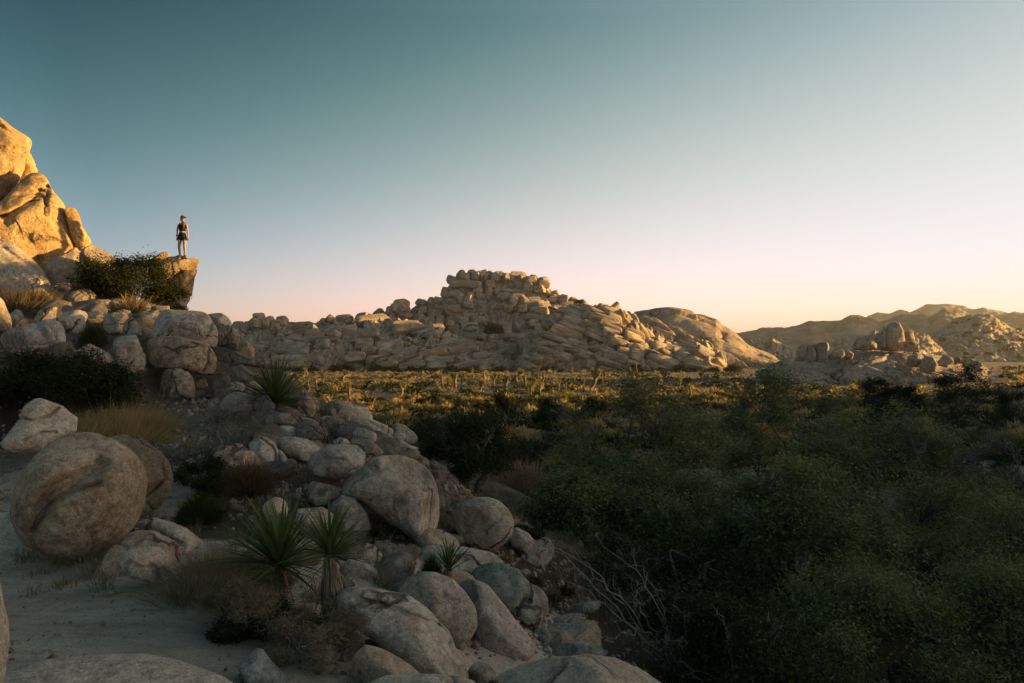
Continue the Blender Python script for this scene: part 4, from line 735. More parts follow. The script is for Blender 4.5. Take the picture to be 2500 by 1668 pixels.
def crown_points(n, rx, ry, rz, rng, seed, shell=.5, flat=-.35, lump=.3, macro=11):
    K = max(5, n // macro); d = rng.normal(0, 1, (K * 4, 3)); d /= np.linalg.norm(d, axis=1)[:, None]; d = d[d[:, 2] > flat][:K]; K = len(d)
    r = (shell + (.9 - shell) * rng.random(K) ** .5) * (1 + lump * fbm(d * 1.8 + seed, 3, seed)); mc = d * r[:, None]
    k = rng.integers(0, K, n); e = rng.normal(0, 1, (n, 3)); e /= np.linalg.norm(e, axis=1)[:, None]; e[:, 2] = np.where(e[:, 2] < -.3, -e[:, 2], e[:, 2])
    sz = rng.uniform(.12, .23, K)[k]
    p = mc[k] + e * (sz * rng.random(n) ** .4)[:, None] * np.array([1, 1, .8])
    return p * np.array([rx, ry, rz])
def tree(nm, label, cat, base, cen, rad, seed, leaf='oak_leaf', clumps=230, per=95, lsz=(.05, .03), sig=.22, dead=.16, trunk_r=.11, stems=4, bark='bark', parts=('trunk', 'crown'), group=None, spread=.35):
    rng = np.random.default_rng(seed); base = np.array(base, float); rad = np.array(rad, float); c0 = np.array(cen) - base
    root = empty(nm, base); tag(root, label, cat, group)
    L = Limbs(); hubs = []
    for k in range(stems):
        a = 2 * math.pi * (k + rng.random() * .6) / stems
        st = np.array([math.cos(a), math.sin(a), 0]) * trunk_r * 1.6
        mid = c0 * .45 + np.array([math.cos(a) * rad[0] * .3, math.sin(a) * rad[1] * .3, 0]) + rng.normal(0, .1, 3)
        pts = L.path(st * .6 - np.array([0, 0, .15]), mid, trunk_r, trunk_r * .6, rng, 5, .15)
        for j in range(3):
            e = c0 + np.array([math.cos(a + (j - 1) * .8) * rad[0] * .55, math.sin(a + (j - 1) * .8) * rad[1] * .55, rng.uniform(-.25, .5) * rad[2]])
            pp = L.path(pts[-1 - j % 2], e, trunk_r * .55, trunk_r * .22, rng, 5, .2); hubs += pp[2:]
    hubs = np.array(hubs)
    P_ = crown_points(clumps, *rad, rng, seed, flat=-.72) + c0
    P_[:, 2] = np.maximum(P_[:, 2], .12)
    LV = []; D_ = Limbs()
    for k, p in enumerate(P_):
        h = hubs[np.argmin(((hubs - p) ** 2).sum(1) + rng.random(len(hubs)) * .4)]
        if k < clumps * dead:
            D_.path(h, p, trunk_r * .16, trunk_r * .06, rng, 4, .25)
            for q in range(2): D_.spray(p, (p - c0) / rad + rng.normal(0, .5, 3), .34 * rad[0] / 2.2, trunk_r * .075, rng, 2 if k % 3 == 0 else 1, 3, .6)
        else:
            L.path(h, p, trunk_r * .15, trunk_r * .045, rng, 3, .25)
            m = int(per * rng.uniform(.5, 1.5)); LV.append(p + rng.normal(0, 1, (m, 3)) * sig * rng.uniform(.6, 1.3) * np.array([1, 1, .75]))
    V, Fq = L.mesh(5); obj(parts[0], mesh_np(parts[0], V, Fq, M[bark]), (0, 0, 0), root)
    if D_.a:
        V, Fq = D_.mesh(3); tag(obj('dead_twigs', mesh_np('dead_twigs', V, Fq, M['grey_twig']), (0, 0, 0), root), kind='stuff')
    LC = np.concatenate(LV); LC[:, 2] = np.maximum(LC[:, 2], .02); V, Fq = leaf_quads(LC, lsz[0], lsz[1], rng)
    obj(parts[1], mesh_np(parts[1], V, Fq, M[leaf], smooth=False), (0, 0, 0), root)
    return root
def px_tree(nm, label, cat, u, v0, hw, Y, dep, seed, **kw):
    """crown whose top is seen at (u, v0), half width hw pixels, standing on the ground at distance Y"""
    top = at(u, v0, Y); x = top[0]; g = gz(x, Y); H = max(top[2] - g, .4); rx = hw / F * Y
    rz = H * kw.pop('crown', .62) ; return tree(nm, label, cat, (x, Y, g), (x, Y, top[2] - rz * .97), (rx, dep, rz), seed, **kw)
def bush(nm, label, cat, bbox, Y, style, seed, dep=None, n=5000, leaf=None, twig='dark_twig', lsz=(.035, .018), group=None, stem_n=60, twigs=True, sig=.10):
    u0, v0, u1, v1 = bbox; rng = np.random.default_rng(seed)
    x0, x1 = at(u0, v1, Y)[0], at(u1, v1, Y)[0]; zt_ = at(u0, v0, Y)[2]; xc = (x0 + x1) / 2; hw = (x1 - x0) / 2; g = gz(xc, Y)
    g = min(g, zt_ - .15); zb = min(max(g, at(u0, v1, Y)[2] - .05), zt_ - .1); zb = g if g < zb else zb; H = zt_ - zb; dep = dep or hw * .9
    root = empty(nm, (xc, Y, zb)); tag(root, label, cat, group)
    if style == 'leafy' or style == 'twiggy':
        k = max(12, n // 70); P_ = crown_points(k, hw, dep, H * (.62 if H > hw * .8 else .98), rng, seed, .45, -.5 if H > hw * .8 else 0.02, .3)
        P_[:, 2] += H * .40 if H > hw * .8 else 0.03 * H; P_[:, 2] = np.clip(P_[:, 2], .03, H * 1.05)
        L = Limbs()
        for p in P_[:stem_n]:
            s0 = np.array([p[0] * .25, p[1] * .25, -.05]); L.path(s0, p, .012 * H + .004, .003, rng, 4, .22)
            if style == 'twiggy':
                L.spray(p, p + np.array([0, 0, .3]), .25 * H, .0035, rng, 2, 3, .6)
        V, Fq = L.mesh(3); obj('branches', mesh_np('branches', V, Fq, M[twig]), (0, 0, 0), root)
        if leaf:
            LC = np.repeat(P_, 70, 0) + rng.normal(0, 1, (len(P_) * 70, 3)) * sig * (hw + H) * .5 * np.array([1, 1, .8]); LC[:, 2] = np.maximum(LC[:, 2], .015)
            V, Fq = leaf_quads(LC, lsz[0], lsz[1], rng); obj('leaves', mesh_np('leaves', V, Fq, M[leaf], False), (0, 0, 0), root)
    elif style == 'grass':
        nt_ = max(6, n // 90); tc_ = np.column_stack([rng.normal(0, .5, nt_) * hw, rng.normal(0, .5, nt_) * dep]); tid = rng.integers(0, nt_, n); th_ = rng.uniform(.45, 1.1, nt_)[tid]; tl_ = rng.normal(0, .22, (nt_, 2))[tid]
        b = np.column_stack([tc_[tid] + rng.normal(0, .05 + .06 * hw, (n, 2)), np.full(n, -.03)])
        out = np.column_stack([(b[:, :2] - tc_[tid]) * 2.2 + tl_ * H, 0 * tid]); tip = b + out + rng.normal(0, .12, (n, 3)) * H + np.column_stack([0 * b[:, :2], H * th_ * rng.uniform(.5, 1.05, n) * np.exp(-.3 * (b[:, 0] / hw) ** 2)])
        b[:, 2] = ground(b[:, :2] + np.array([xc, Y])) - zb - .03 if not group else b[:, 2]
        V, q, t3 = blades(b, tip, lsz[1], rng, .3, 3); obj('blades', mesh_np('blades', V, [q, t3], M[leaf], False), (0, 0, 0), root)
    elif style == 'stems':      # ephedra-like green upright stems
        d = rng.normal(0, 1, (n, 3)); d[:, 2] = np.abs(d[:, 2]) + .35; d /= np.linalg.norm(d, axis=1)[:, None]
        tip = d * np.array([hw, dep, H]) * (rng.uniform(.55, 1.08, n) * (1 + .25 * fbm(d * 2 + seed, 2, seed)))[:, None]; b = tip * rng.uniform(.05, .6, n)[:, None]
        V, q, t3 = blades(b, tip, lsz[1], rng, .15, 2); obj('stems', mesh_np('stems', V, [q, t3], M[leaf], False), (0, 0, 0), root)
    return root

# ---------------------------------------------------------------- oaks and brush in the gully
OAK = 'live oaks filling the gully'
px_tree('oak_tree', 'wide dusky oak behind the round boulder, thick with grey twigs', 'tree', 1565, 945, 235, 20, 2.6, 1, clumps=520, per=90, lsz=(.075, .048), sig=.27)
px_tree('oak_tree', 'oak with a forked pale trunk showing, farthest up the gully', 'tree', 1905, 915, 190, 29, 2.6, 2, clumps=330, per=80, lsz=(.10, .065), sig=.34, dead=.2)
px_tree('oak_tree', 'broad olive oak with long bare limbs below the sandy bank', 'tree', 2170, 985, 240, 20, 2.4, 3, clumps=520, per=90, lsz=(.075, .048), sig=.27, dead=.13)
px_tree('oak_tree', 'bright-topped oak standing in front of the other gully oaks', 'tree', 1960, 1160, 215, 12.5, 1.9, 4, clumps=520, per=100, lsz=(.055, .036), sig=.2)
px_tree('oak_tree', 'oak with yellowish outer leaves at the right side of the gully', 'tree', 2330, 1175, 190, 13.5, 1.8, 5, clumps=440, per=100, lsz=(.055, .036), sig=.2)
px_tree('oak_tree', 'dense dark oak in the middle of the gully', 'tree', 1690, 1150, 200, 15, 2.0, 6, clumps=440, per=100, lsz=(.06, .04), sig=.22, dead=.14)
px_tree('oak_tree', 'low sprawling oak at the foot of the sunny flat behind the dead branches', 'tree', 1410, 1160, 120, 15.5, 1.6, 7, clumps=300, per=95, lsz=(.06, .04), sig=.22)
px_tree('oak_tree', 'deeply shaded oak behind the dead silvery branches', 'tree', 1620, 1330, 190, 11, 1.6, 8, leaf='dark_leaf', clumps=320, per=100)  # darker leaf colour carries this oak's shade
px_tree('oak_tree', 'nearest oak with lit leaf tips at the bottom of the gully', 'tree', 2140, 1400, 260, 8.8, 1.6, 9, clumps=460, per=110, lsz=(.04, .024), sig=.18)
px_tree('oak_tree', 'shadowed oak at the right edge of the gully', 'tree', 2480, 1380, 170, 9.5, 1.5, 10, clumps=320, per=100, lsz=(.045, .028))
px_tree('oak_tree', 'black-shaded low oak below the lip dome', 'tree', 1830, 1500, 200, 8.0, 1.4, 11, leaf='dark_leaf', clumps=320, per=110, lsz=(.04, .024), sig=.18)  # shade of this low oak is put into its dark leaves
px_tree('juniper_tree', 'dense dark juniper standing behind the great egg boulder', 'tree', 1145, 985, 122, 15.5, 1.1, 12, leaf='juniper_leaf', clumps=260, per=130, lsz=(.045, .028), sig=.16, dead=.02, crown=.60)
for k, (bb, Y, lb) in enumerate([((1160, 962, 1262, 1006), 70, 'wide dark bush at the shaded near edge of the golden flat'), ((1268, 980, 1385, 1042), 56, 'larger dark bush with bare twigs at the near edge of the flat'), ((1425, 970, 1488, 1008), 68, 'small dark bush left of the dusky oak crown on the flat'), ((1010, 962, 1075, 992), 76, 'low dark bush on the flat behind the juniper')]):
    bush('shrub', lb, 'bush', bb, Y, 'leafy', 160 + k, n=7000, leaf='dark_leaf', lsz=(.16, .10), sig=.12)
px_tree('dead_tree', 'grey half-bare shrub tree on the dim slope right of the oaks', 'tree', 2420, 1060, 110, 26, 1.6, 13, leaf='grey_brush', clumps=120, per=50, dead=.5, lsz=(.06, .03))
px_tree('oak_tree', 'dark thicket oak on the flat below the row of small boulders', 'tree', 2360, 885, 80, 72, 3.5, 14, leaf='dark_leaf', clumps=140, per=70, lsz=(.16, .11), sig=.5)
# dead silvery branches hanging over the gully
rng = np.random.default_rng(77); b0 = np.array([2.0, 8.6, gz(2.0, 8.6)]); root = empty('dead_shrub', b0); tag(root, 'leafless silvery shrub arching over the gully stones', 'shrub'); L = Limbs()
for (u, v, Y) in [(1240,1285,8.3),(1300,1310,8.1),(1400,1340,8.6),(1480,1335,8.7),(1560,1440,8.2),(1650,1480,8.1),(1640,1560,7.8),(1480,1560,7.9),(1380,1420,8.4),(1550,1370,9.0)]:
    p = at(u, v, Y) - b0; ctl = p * .45 + np.array([rng.normal(0, .2), rng.normal(0, .2), .35 + .3 * rng.random()]); prev = np.array([rng.normal(0, .1), rng.normal(0, .1), -.05]); st0 = prev; r0 = .011
    for k in range(1, 15):
        t = k / 14; q = (1 - t) ** 2 * st0 + 2 * t * (1 - t) * ctl + t * t * p + rng.normal(0, .022, 3)
        L.a.append(prev); L.b.append(q); L.r.append(r0 * (1 - .75 * (t - 1 / 14))); L.q.append(r0 * (1 - .75 * t))
        if k > 3 and k % 2 == 0: L.spray(q, (q - prev) * 6 + rng.normal(0, .55, 3), rng.uniform(.12, .24), .0032, rng, 2, 3, .75)
        prev = q
V, Fq = L.mesh(4); obj('branches', mesh_np('branches', V, Fq, M['grey_twig']), (0, 0, 0), root)

# ---------------------------------------------------------------- hand-placed bushes and grasses
bush('shrub', 'dark leafy bush spreading below the lookout person', 'bush', (212, 620, 415, 752), 24.5, 'leafy', 21, n=24000, leaf='dark_leaf', lsz=(.075, .045), dep=1.6, sig=.11)
bush('shrub', 'low dark bush hugging the foot of the lookout pillar', 'bush', (360, 690, 440, 754), 24.9, 'leafy', 41, n=9000, leaf='dark_leaf', lsz=(.075, .045), dep=1.0, sig=.11)
bush('shrub', 'big black-green bush in front of the boulder pile', 'bush', (-40, 868, 352, 1045), 14.2, 'leafy', 22, n=34000, leaf='dark_leaf', lsz=(.055, .035), dep=1.3, sig=.10)
bush('dead_shrub', 'bare black twigs rising against the pale two-humped boulder', 'shrub', (20, 795, 165, 880), 14.6, 'twiggy', 23, n=2600, stem_n=36, twig='dark_twig')
bush('dead_shrub', 'bare dark twigs crossing the pale sloping rock', 'shrub', (190, 838, 290, 900), 14.4, 'twiggy', 24, n=1800, stem_n=24, twig='dark_twig')
bush('shrub', 'small bright green bush among the pile boulders', 'bush', (188, 790, 268, 842), 16.6, 'stems', 25, n=2500, leaf='green_stem', lsz=(.1, .018))
bush('grass_tuft', 'tall straw tuft beside the dark bush, above the flat-topped boulder', 'grass', (296, 702, 336, 744), 21.0, 'grass', 26, n=700, leaf='gold_grass', lsz=(.1, .02))
bush('grass_tuft', 'reddish dry grass patch at the foot of the great sloping boulder', 'grass', (20, 698, 118, 752), 20.5, 'grass', 27, n=2200, leaf='red_brush', lsz=(.1, .02), dep=.7)
bush('dry_grass', 'golden grass patch between the black-green bush and the path', 'grass', (190, 985, 375, 1072), 12.2, 'grass', 28, n=9000, leaf='gold_grass', lsz=(.1, .012), dep=.9)
bush('dry_grass', 'brownish grass clump left of the yucca heads', 'grass', (452, 1335, 625, 1435), 6.25, 'grass', 29, n=4500, leaf='dry_brush', lsz=(.1, .006), dep=.5)
bush('dead_shrub', 'grey twiggy shrub with a fine haze of twigs beside the path', 'shrub', (468, 1000, 642, 1115), 10.8, 'twiggy', 30, n=6000, leaf='grey_brush', lsz=(.03, .006), stem_n=90, twig='grey_twig', sig=.12)
bush('shrub', 'mossy green mound of stems right of the dark round boulder', 'bush', (412, 1205, 562, 1292), 8.1, 'stems', 31, n=5000, leaf='green_stem', lsz=(.1, .008))
bush('shrub', 'reddish green brush in front of the domed warm boulder', 'bush', (520, 1118, 695, 1222), 8.9, 'stems', 32, n=6000, leaf='red_brush', lsz=(.1, .008))
bush('shrub', 'shadowy leafy shrub between the mossy mound and the reddish brush', 'bush', (400, 1130, 620, 1262), 9.1, 'leafy', 33, n=9000, leaf='dark_leaf', lsz=(.03, .018), dep=.5)
bush('shrub', 'tangle of dry brush in front of the broad yucca head', 'bush', (486, 1400, 720, 1610), 5.35, 'leafy', 34, n=14000, leaf='dry_brush', lsz=(.055, .0035), dep=.45, sig=.10, twig='grey_twig')
bush('shrub', 'tangle of dry brush below the trunked yucca', 'bush', (640, 1480, 905, 1668), 4.95, 'leafy', 42, n=14000, leaf='dry_brush', lsz=(.055, .0035), dep=.4, sig=.10, twig='grey_twig')
bush('shrub', 'dark brush in the hollow between the yuccas and the blue-grey wedge', 'bush', (520, 1470, 800, 1650), 5.25, 'leafy', 35, n=12000, leaf='dark_leaf', lsz=(.03, .012), dep=.35, sig=.09)
bush('shrub', 'dark leafy brush under the dead silvery shrub at the gully lip', 'bush', (1225, 1420, 1400, 1570), 9.0, 'leafy', 43, n=9000, leaf='dark_leaf', lsz=(.04, .022), dep=.6)
bush('shrub', 'dark leafy brush behind the half buried rock above the gully', 'bush', (1190, 1290, 1330, 1420), 10.8, 'leafy', 44, n=9000, leaf='dark_leaf', lsz=(.045, .025), dep=.6)
bush('shrub', 'leafy dark plant under the overhang of the great egg boulder', 'bush', (880, 1282, 1005, 1352), 8.3, 'leafy', 36, n=3500, leaf='dark_leaf', lsz=(.03, .02))
bush('shrub', 'small green bush beside the little yucca', 'bush', (1018, 1345, 1092, 1402), 7.1, 'stems', 37, n=2200, leaf='green_stem', lsz=(.1, .007))
bush('dry_grass', 'pinkish dry grass patch at the edge of the oaks below the flat', 'grass', (1235, 1120, 1320, 1200), 22, 'grass', 38, n=2500, leaf='pink_shrub', lsz=(.1, .02), dep=1.0)
bush('dead_shrub', 'thin bare branch slanting up beside the knobbly rock', 'shrub', (760, 985, 860, 1065), 11.2, 'twiggy', 39, n=900, stem_n=7, twig='dark_twig')
bush('shrub', 'leaning dead trunk shrub before the domed warm boulder', 'shrub', (400, 1070, 560, 1180), 9.5, 'twiggy', 40, n=1500, stem_n=12, twig='dark_twig')
for k, (bb, Y, lb) in enumerate([((2098,922,2180,968), 72, 'rounded dark shrub on the left of the sandy bank'), ((2180,931,2244,970), 70, 'rounded dark shrub on the right of the sandy bank'), ((2108,970,2190,1016), 58, 'wide dark shrub below the sandy bank')]):
    bush('shrub', lb, 'bush', bb, Y, 'leafy', 60 + k, n=9000, leaf='juniper_leaf', lsz=(.14, .09), sig=.12)
bush('shrub', 'fresh green bush at the right edge of the dim slope', 'bush', (2440, 945, 2540, 995), 60, 'leafy', 64, n=5000, leaf='green_stem', lsz=(.16, .07), sig=.12)

# ---------------------------------------------------------------- yuccas
def yleaf_mesh(nm, mat, seed, wd=.028, fold=.35):
    rng = np.random.default_rng(seed); pts = np.linspace(0, 1, 7); prof_ = np.interp(pts, [0, .12, .45, .8, 1], [.75, .9, 1, .55, .02]) * wd
    cv = [.03, .10, .2, .34][seed % 4]; V = []
    for t, w_ in zip(pts, prof_):
        y = -cv * t * t; V += [(-w_, y + w_ * fold, t), (0, y, t), (w_, y + w_ * fold, t)]
    Fq = [[3 * k + j, 3 * k + j + 1, 3 * k + j + 4, 3 * k + j + 3] for k in range(6) for j in range(2)]
    return mesh_np(nm, np.array(V), np.array(Fq), M[mat])
YL = [yleaf_mesh('leaf', 'yucca_leaf', i) for i in range(4)]; YT = [yleaf_mesh('leaf', 'yucca_tan', 9 + i) for i in range(2)]; YD = [yleaf_mesh('dead_leaf', 'yucca_dead', 20 + i, .018, .1) for i in range(3)]
def yleaf(root, p, d, L, rng, pool, wd=1.0):
    q = Vector(tuple(d)).to_track_quat('Z', 'Y'); o = obj(pool[0].name.split('.')[0], pool[rng.integers(len(pool))], p, root)
    o.rotation_mode = 'QUATERNION'; o.rotation_quaternion = q @ Matrix.Rotation(rng.uniform(-.5, .5) , 4, 'Z').to_quaternion(); o.scale = (L * wd, L, L); return o
def yucca(label, u, v, Y, L, n, seed, trunk=0.0, lean=(0, 0), tan=6, dead=0, wd=1.0, lo=-.1):
    rng = np.random.default_rng(seed); c = at(u, v, Y); g = min(gz(c[0], Y), c[2] - .02); root = empty('yucca', (c[0], Y, g)); tag(root, label, 'yucca'); hc = c[2] - g
    if hc > .05:
        Lm = Limbs(); Lm.path((0, 0, -.1), (0, 0, hc), .05, .045, rng, 4, .05); Vv, Fq = Lm.mesh(8); obj('trunk', mesh_np('trunk', Vv, Fq, M['joshua_bark']), (0, 0, 0), root)
    for k in range(n):
        a = k * 2.39996; el = lo + (1.45 - lo) * ((k + .5) / n) ** .8
        d = np.array([math.cos(a) * math.cos(el) + lean[0], math.sin(a) * math.cos(el) + lean[1], math.sin(el) + .08]); d += rng.normal(0, .09, 3)
        yleaf(root, (d[0] * .03, d[1] * .03, hc + .05 * (k / n)), d, L * rng.uniform(.75, 1.1), rng, YL, wd)
    for k in range(tan):
        a = rng.uniform(0, 6.3); el = rng.uniform(-.7, .1); yleaf(root, (0, 0, hc - .02), (math.cos(a) * math.cos(el), math.sin(a) * math.cos(el), math.sin(el)), L * rng.uniform(.6, .95), rng, YT, wd * .7)
    for k in range(dead):
        a = k * 2.39996; el = rng.uniform(-1.5, -1.15); zz = hc * rng.uniform(.35, 1)
        yleaf(root, (math.cos(a) * .045, math.sin(a) * .045, zz), (math.cos(a) * math.cos(el), math.sin(a) * math.cos(el), math.sin(el)), min(zz, L) * rng.uniform(.6, 1.05), rng, YD, .9)
    return root
yucca('broad yucca head of many sword leaves, left of the trunked yucca', 682, 1385, 5.75, .54, 130, 1, lean=(-.12, -.05), tan=22, dead=46)
yucca('yucca on a short trunk with a skirt of grey dead leaves', 806, 1358, 5.5, .40, 80, 2, tan=8, dead=110)
yucca('dense long-leaved yucca on the hillside rocks', 672, 985, 13.6, .95, 170, 3, lo=-.35, wd=.55, tan=4)
yucca('little yucca on the ledge above the gully', 1094, 1392, 7.0, .30, 44, 4, lo=.35, tan=2)

# ---------------------------------------------------------------- desert scrub on the flat
def shrub_tpl(seed, n, wd=.09, up=.9, inner=.25):
    rng = np.random.default_rng(seed); d = rng.normal(0, 1, (n, 3)); d[:, 2] = np.abs(d[:, 2]) * up + .06; d /= np.linalg.norm(d, axis=1)[:, None]
    r = (1 + .3 * fbm(d * 2.2 + seed, 2, seed))
    tip = d * r[:, None] * rng.uniform(.7, 1.05, n)[:, None]; b = tip * rng.uniform(inner, .7, n)[:, None] + rng.normal(0, .05, (n, 3)); b[:, 2] = np.abs(b[:, 2])
    sd = np.cross(tip - b, rng.normal(0, 1, (n, 3))); sd /= np.linalg.norm(sd, axis=1)[:, None] + 1e-9
    V = np.stack([b - sd * wd * .5, b + sd * wd * .5, tip], 1).reshape(-1, 3)
    return V, np.arange(3 * n).reshape(-1, 3)
KINDS = [('gold_shrub', 'gold_shrub', 'straw-gold dry shrub on the sunlit flat', (.6, 1.3), (.6, .95), .30),
         ('pink_shrub', 'pink_shrub', 'pinkish brown dry shrub on the flat', (.5, 1.1), (.5, .8), .22),
         ('sage_shrub', 'sage_shrub', 'grey-green sage shrub on the flat', (.5, 1.2), (.5, .85), .22),
         ('lime_shrub', 'lime_shrub', 'yellow-green shrub on the flat', (.5, 1.2), (.5, .9), .10),
         ('dark_shrub', 'dark_leaf', 'dark evergreen shrub on the flat', (.8, 2.1), (.5, .75), .16)]
rng = np.random.default_rng(2024)
spots = []
while len(spots) < 5600:
    Y = 24 * (262 / 24.0) ** (rng.random() ** .85); u = rng.uniform(600, 2560)
    if Y < 45 and u < 960: continue
    if Y > 118 and 1830 < u < 2440 and Y < 260: continue
    if Y > 225 and u < 1800: continue
    x = (u - 1250) / F * Y
    if Y < 36 and u > 1420: continue
    if u > 1750 and Y < 55 and rng.random() < .4: continue
    if vnoise(np.array([[x / 9.0, Y / 9.0, .5]]), 14)[0] > .62: continue
    if rng.random() > .75 + .8 * vnoise(np.array([[x / 6.0, Y / 8.0, 2.5]]), 15)[0]: continue
    spots.append((x, Y, u))
spots.sort(key=lambda s: s[1])
sp = np.array(spots); spz = ground(sp[:, :2])
clus = fbm(np.column_stack([sp[:, 0] / 14, sp[:, 1] / 14, 0 * sp[:, 0]]), 2, 4)
kr = rng.random(len(sp)) ; cum = np.cumsum([k[5] for k in KINDS])
kid = np.searchsorted(cum, np.clip(kr * .999 + .15 * clus, 0, .999))
near_t = [[shrub_tpl(40 * k + i, 260 if k < 4 else 420, .07 if k != 4 else .12) for i in range(3)] for k in range(5)]
far_t = [[shrub_tpl(900 + 40 * k + i, 34, .26) for i in range(3)] for k in range(5)]
mid_t = [[shrub_tpl(1900 + 40 * k + i, 90, .14) for i in range(3)] for k in range(5)]
for k, (nm, mt, lb, sw, sh, fr) in enumerate(KINDS):
    meshes = [mesh_np(nm, V, Fc, M[mt], False) for V, Fc in near_t[k]]
    idx = np.where(kid == k)[0]; VV, FF, off = [], [], 0
    for c, i in enumerate(idx):
        s = rng.uniform(*sw) * (.7 if rng.random() < .4 else 1.15); h = s * rng.uniform(*sh); r = rng.uniform(0, 6.3)
        if c < 58:
            o = obj(nm, meshes[rng.integers(3)], (sp[i, 0], sp[i, 1], spz[i] - .04)); o.scale = (s, s, h); o.rotation_euler = (0, 0, r)
            tag(o, lb, 'shrub', lb.replace(' shrub', ' shrubs'))
        else:
            V, Fc = (mid_t if sp[i, 1] < 95 else far_t)[k][rng.integers(3)]; cr_, sr_ = math.cos(r), math.sin(r)
            VV.append(np.column_stack([(V[:, 0] * cr_ - V[:, 1] * sr_) * s + sp[i, 0], (V[:, 0] * sr_ + V[:, 1] * cr_) * s + sp[i, 1], V[:, 2] * h + spz[i] - .04])); FF.append(Fc + off); off += len(V)
    tag(obj('desert_scrub', mesh_np('desert_scrub', np.concatenate(VV), np.concatenate(FF), M[mt], False)), lb.replace('shrub', 'scrub covering the flat farther out').replace(' on the sunlit flat', '').replace(' on the flat', ''), 'scrub', kind='stuff')
rs_ = np.random.default_rng(515)
for nm, mt, lb, n_ in (('grey_shrub', 'grey_brush', 'grey twiggy shrub on the dim slope right of the oaks', 60), ('sage_shrub', 'sage_shrub', 'dull sage shrub on the dim slope right of the oaks', 42), ('dark_shrub', 'dark_leaf', 'dark round shrub on the dim slope right of the oaks', 30)):
    ms_ = [mesh_np(nm, *shrub_tpl(5000 + i, 520, .045), M[mt], False) for i in range(3)]
    for k in range(n_):
        Y = rs_.uniform(17, 66); u = rs_.uniform(2080 if Y > 30 else 2230, 2500 if k % 3 else 3300); x = (u - 1250) / F * Y; q = rs_.uniform(.6, 1.5) * (1 if Y > 24 else .7)
        o = obj(nm, ms_[rs_.integers(3)], (x, Y, gz(x, Y) - .05)); o.scale = (q, q, q * rs_.uniform(.6, .95)); o.rotation_euler = (0, 0, rs_.uniform(0, 6.3)); tag(o, lb, 'shrub', lb.replace('shrub', 'shrubs'))
# dark shrubs lodged in the far hills and along their feet
dk = [mesh_np('hill_shrub', *shrub_tpl(3000 + i, 420, .14), M['dark_leaf'], False) for i in range(3)]
def hshrub(p, s, label, group):
    o = obj('hill_shrub', dk[rng.integers(3)], p); o.scale = (s * rng.uniform(.8, 1.3), s, s * rng.uniform(.7, 1.2)); o.rotation_euler = (0, 0, rng.uniform(0, 6)); tag(o, label, 'shrub', group)
for key, n, t0, t1, s0, lb in [('B', 16, .03, .75, 1.6, 'dark shrub lodged among the tumbled blocks of the pale hillside'), ('M', 22, .05, .45, 2.2, 'dark shrub in the crevices below the mesa cliffs'), ('C', 16, .03, .5, 2.0, 'dark shrub among the tilted layers right of the mesa'),
                          ('F', 70, .03, .9, 2.3, 'dark shrub dotted over the peaked rocky hill'), ('G', 12, .1, .8, 1.6, 'dark shrub on the rugged low rise'), ('A', 8, .1, .7, 2.0, 'dark shrub on the low far ridge')]:
    V, nt, nx = hill_pts[key]
    for k in range(n):
        p = V[int(nt * rng.uniform(t0, t1)) * nx + rng.integers(5, nx - 5)]; hshrub(p - np.array([0, 0, .3]), s0 * rng.uniform(.5, 1.25), lb, lb + 's')
for k in range(46):       # thicket along the foot of the hills
    u = rng.uniform(620, 1800); Y = rng.uniform(219, 232); p = np.array([(u - 1250) / F * Y, Y, 0]); p[2] = gz(p[0], Y) - .2
    hshrub(p, rng.uniform(1.2, 3.0), 'dark shrub in the belt along the foot of the rocky hills', 'dark shrubs along the foot of the rocky hills')
for (u, v0, v1, Y, s) in [(1205, 785, 815, 262, 5.0), (1010, 850, 880, 250, 3.5), (1415, 720, 740, 298, 2.2), (1520, 850, 890, 232, 4.6)]:
    hshrub(at(u, v1, Y), s, 'large dark shrub tucked against the mesa rocks', 'large dark shrubs tucked against the mesa rocks')

# ---------------------------------------------------------------- Joshua trees
def tuft_mesh(seed, n=70):
    rng = np.random.default_rng(seed); d = rng.normal(0, 1, (n, 3)); d[:, 2] += .35; d /= np.linalg.norm(d, axis=1)[:, None]
    V, q, t3 = blades(d * .06, d * rng.uniform(.8, 1.05, n)[:, None], .10, rng, .05, 1)
    return mesh_np('tuft', V, [t3], M['joshua_leaf'], False)
TUFT = [tuft_mesh(i) for i in range(3)]
def joshua_tpl(seed, kind):
    rng = np.random.default_rng(seed); L = Limbs(); tips = []
    def br(p, d, ln, r, lev):
        e = p + d * ln; L.path(p, e, r, r * .88, rng, 3, .1); 
        if lev == 0: tips.append((e, d)); return
        for k in range(2 if rng.random() < .75 else 3):
            dd = d * .6 + rng.normal(0, .55, 3); dd[2] = abs(dd[2]) * .8 + .35; dd /= np.linalg.norm(dd); br(e, dd, ln * rng.uniform(.5, .75), r * .85, lev - 1)
    if kind == 'single': br(np.zeros(3), np.array([rng.normal(0, .08), rng.normal(0, .08), 1.]), .86, .05, 0)
    elif kind == 'fork': br(np.zeros(3), np.array([rng.normal(0, .1), 0, 1.]), .42, .055, 1)
    else: br(np.zeros(3), np.array([rng.normal(0, .1), 0, 1.]), .30, .06, 2)
    V, Fq = L.mesh(6); me = mesh_np('trunk', V, Fq, M['joshua_bark']); return me, tips
JT = {'single': [joshua_tpl(1 + i, 'single') for i in range(2)], 'fork': [joshua_tpl(11 + i, 'fork') for i in range(3)], 'bushy': [joshua_tpl(21 + i, 'bushy') for i in range(4)]}
JL = {'single': 'single-stemmed Joshua tree with one spiky head on the sunlit flat', 'fork': 'forked Joshua tree with a few spiky heads on the sunlit flat', 'bushy': 'many-branched Joshua tree with a wide spiky crown on the sunlit flat'}
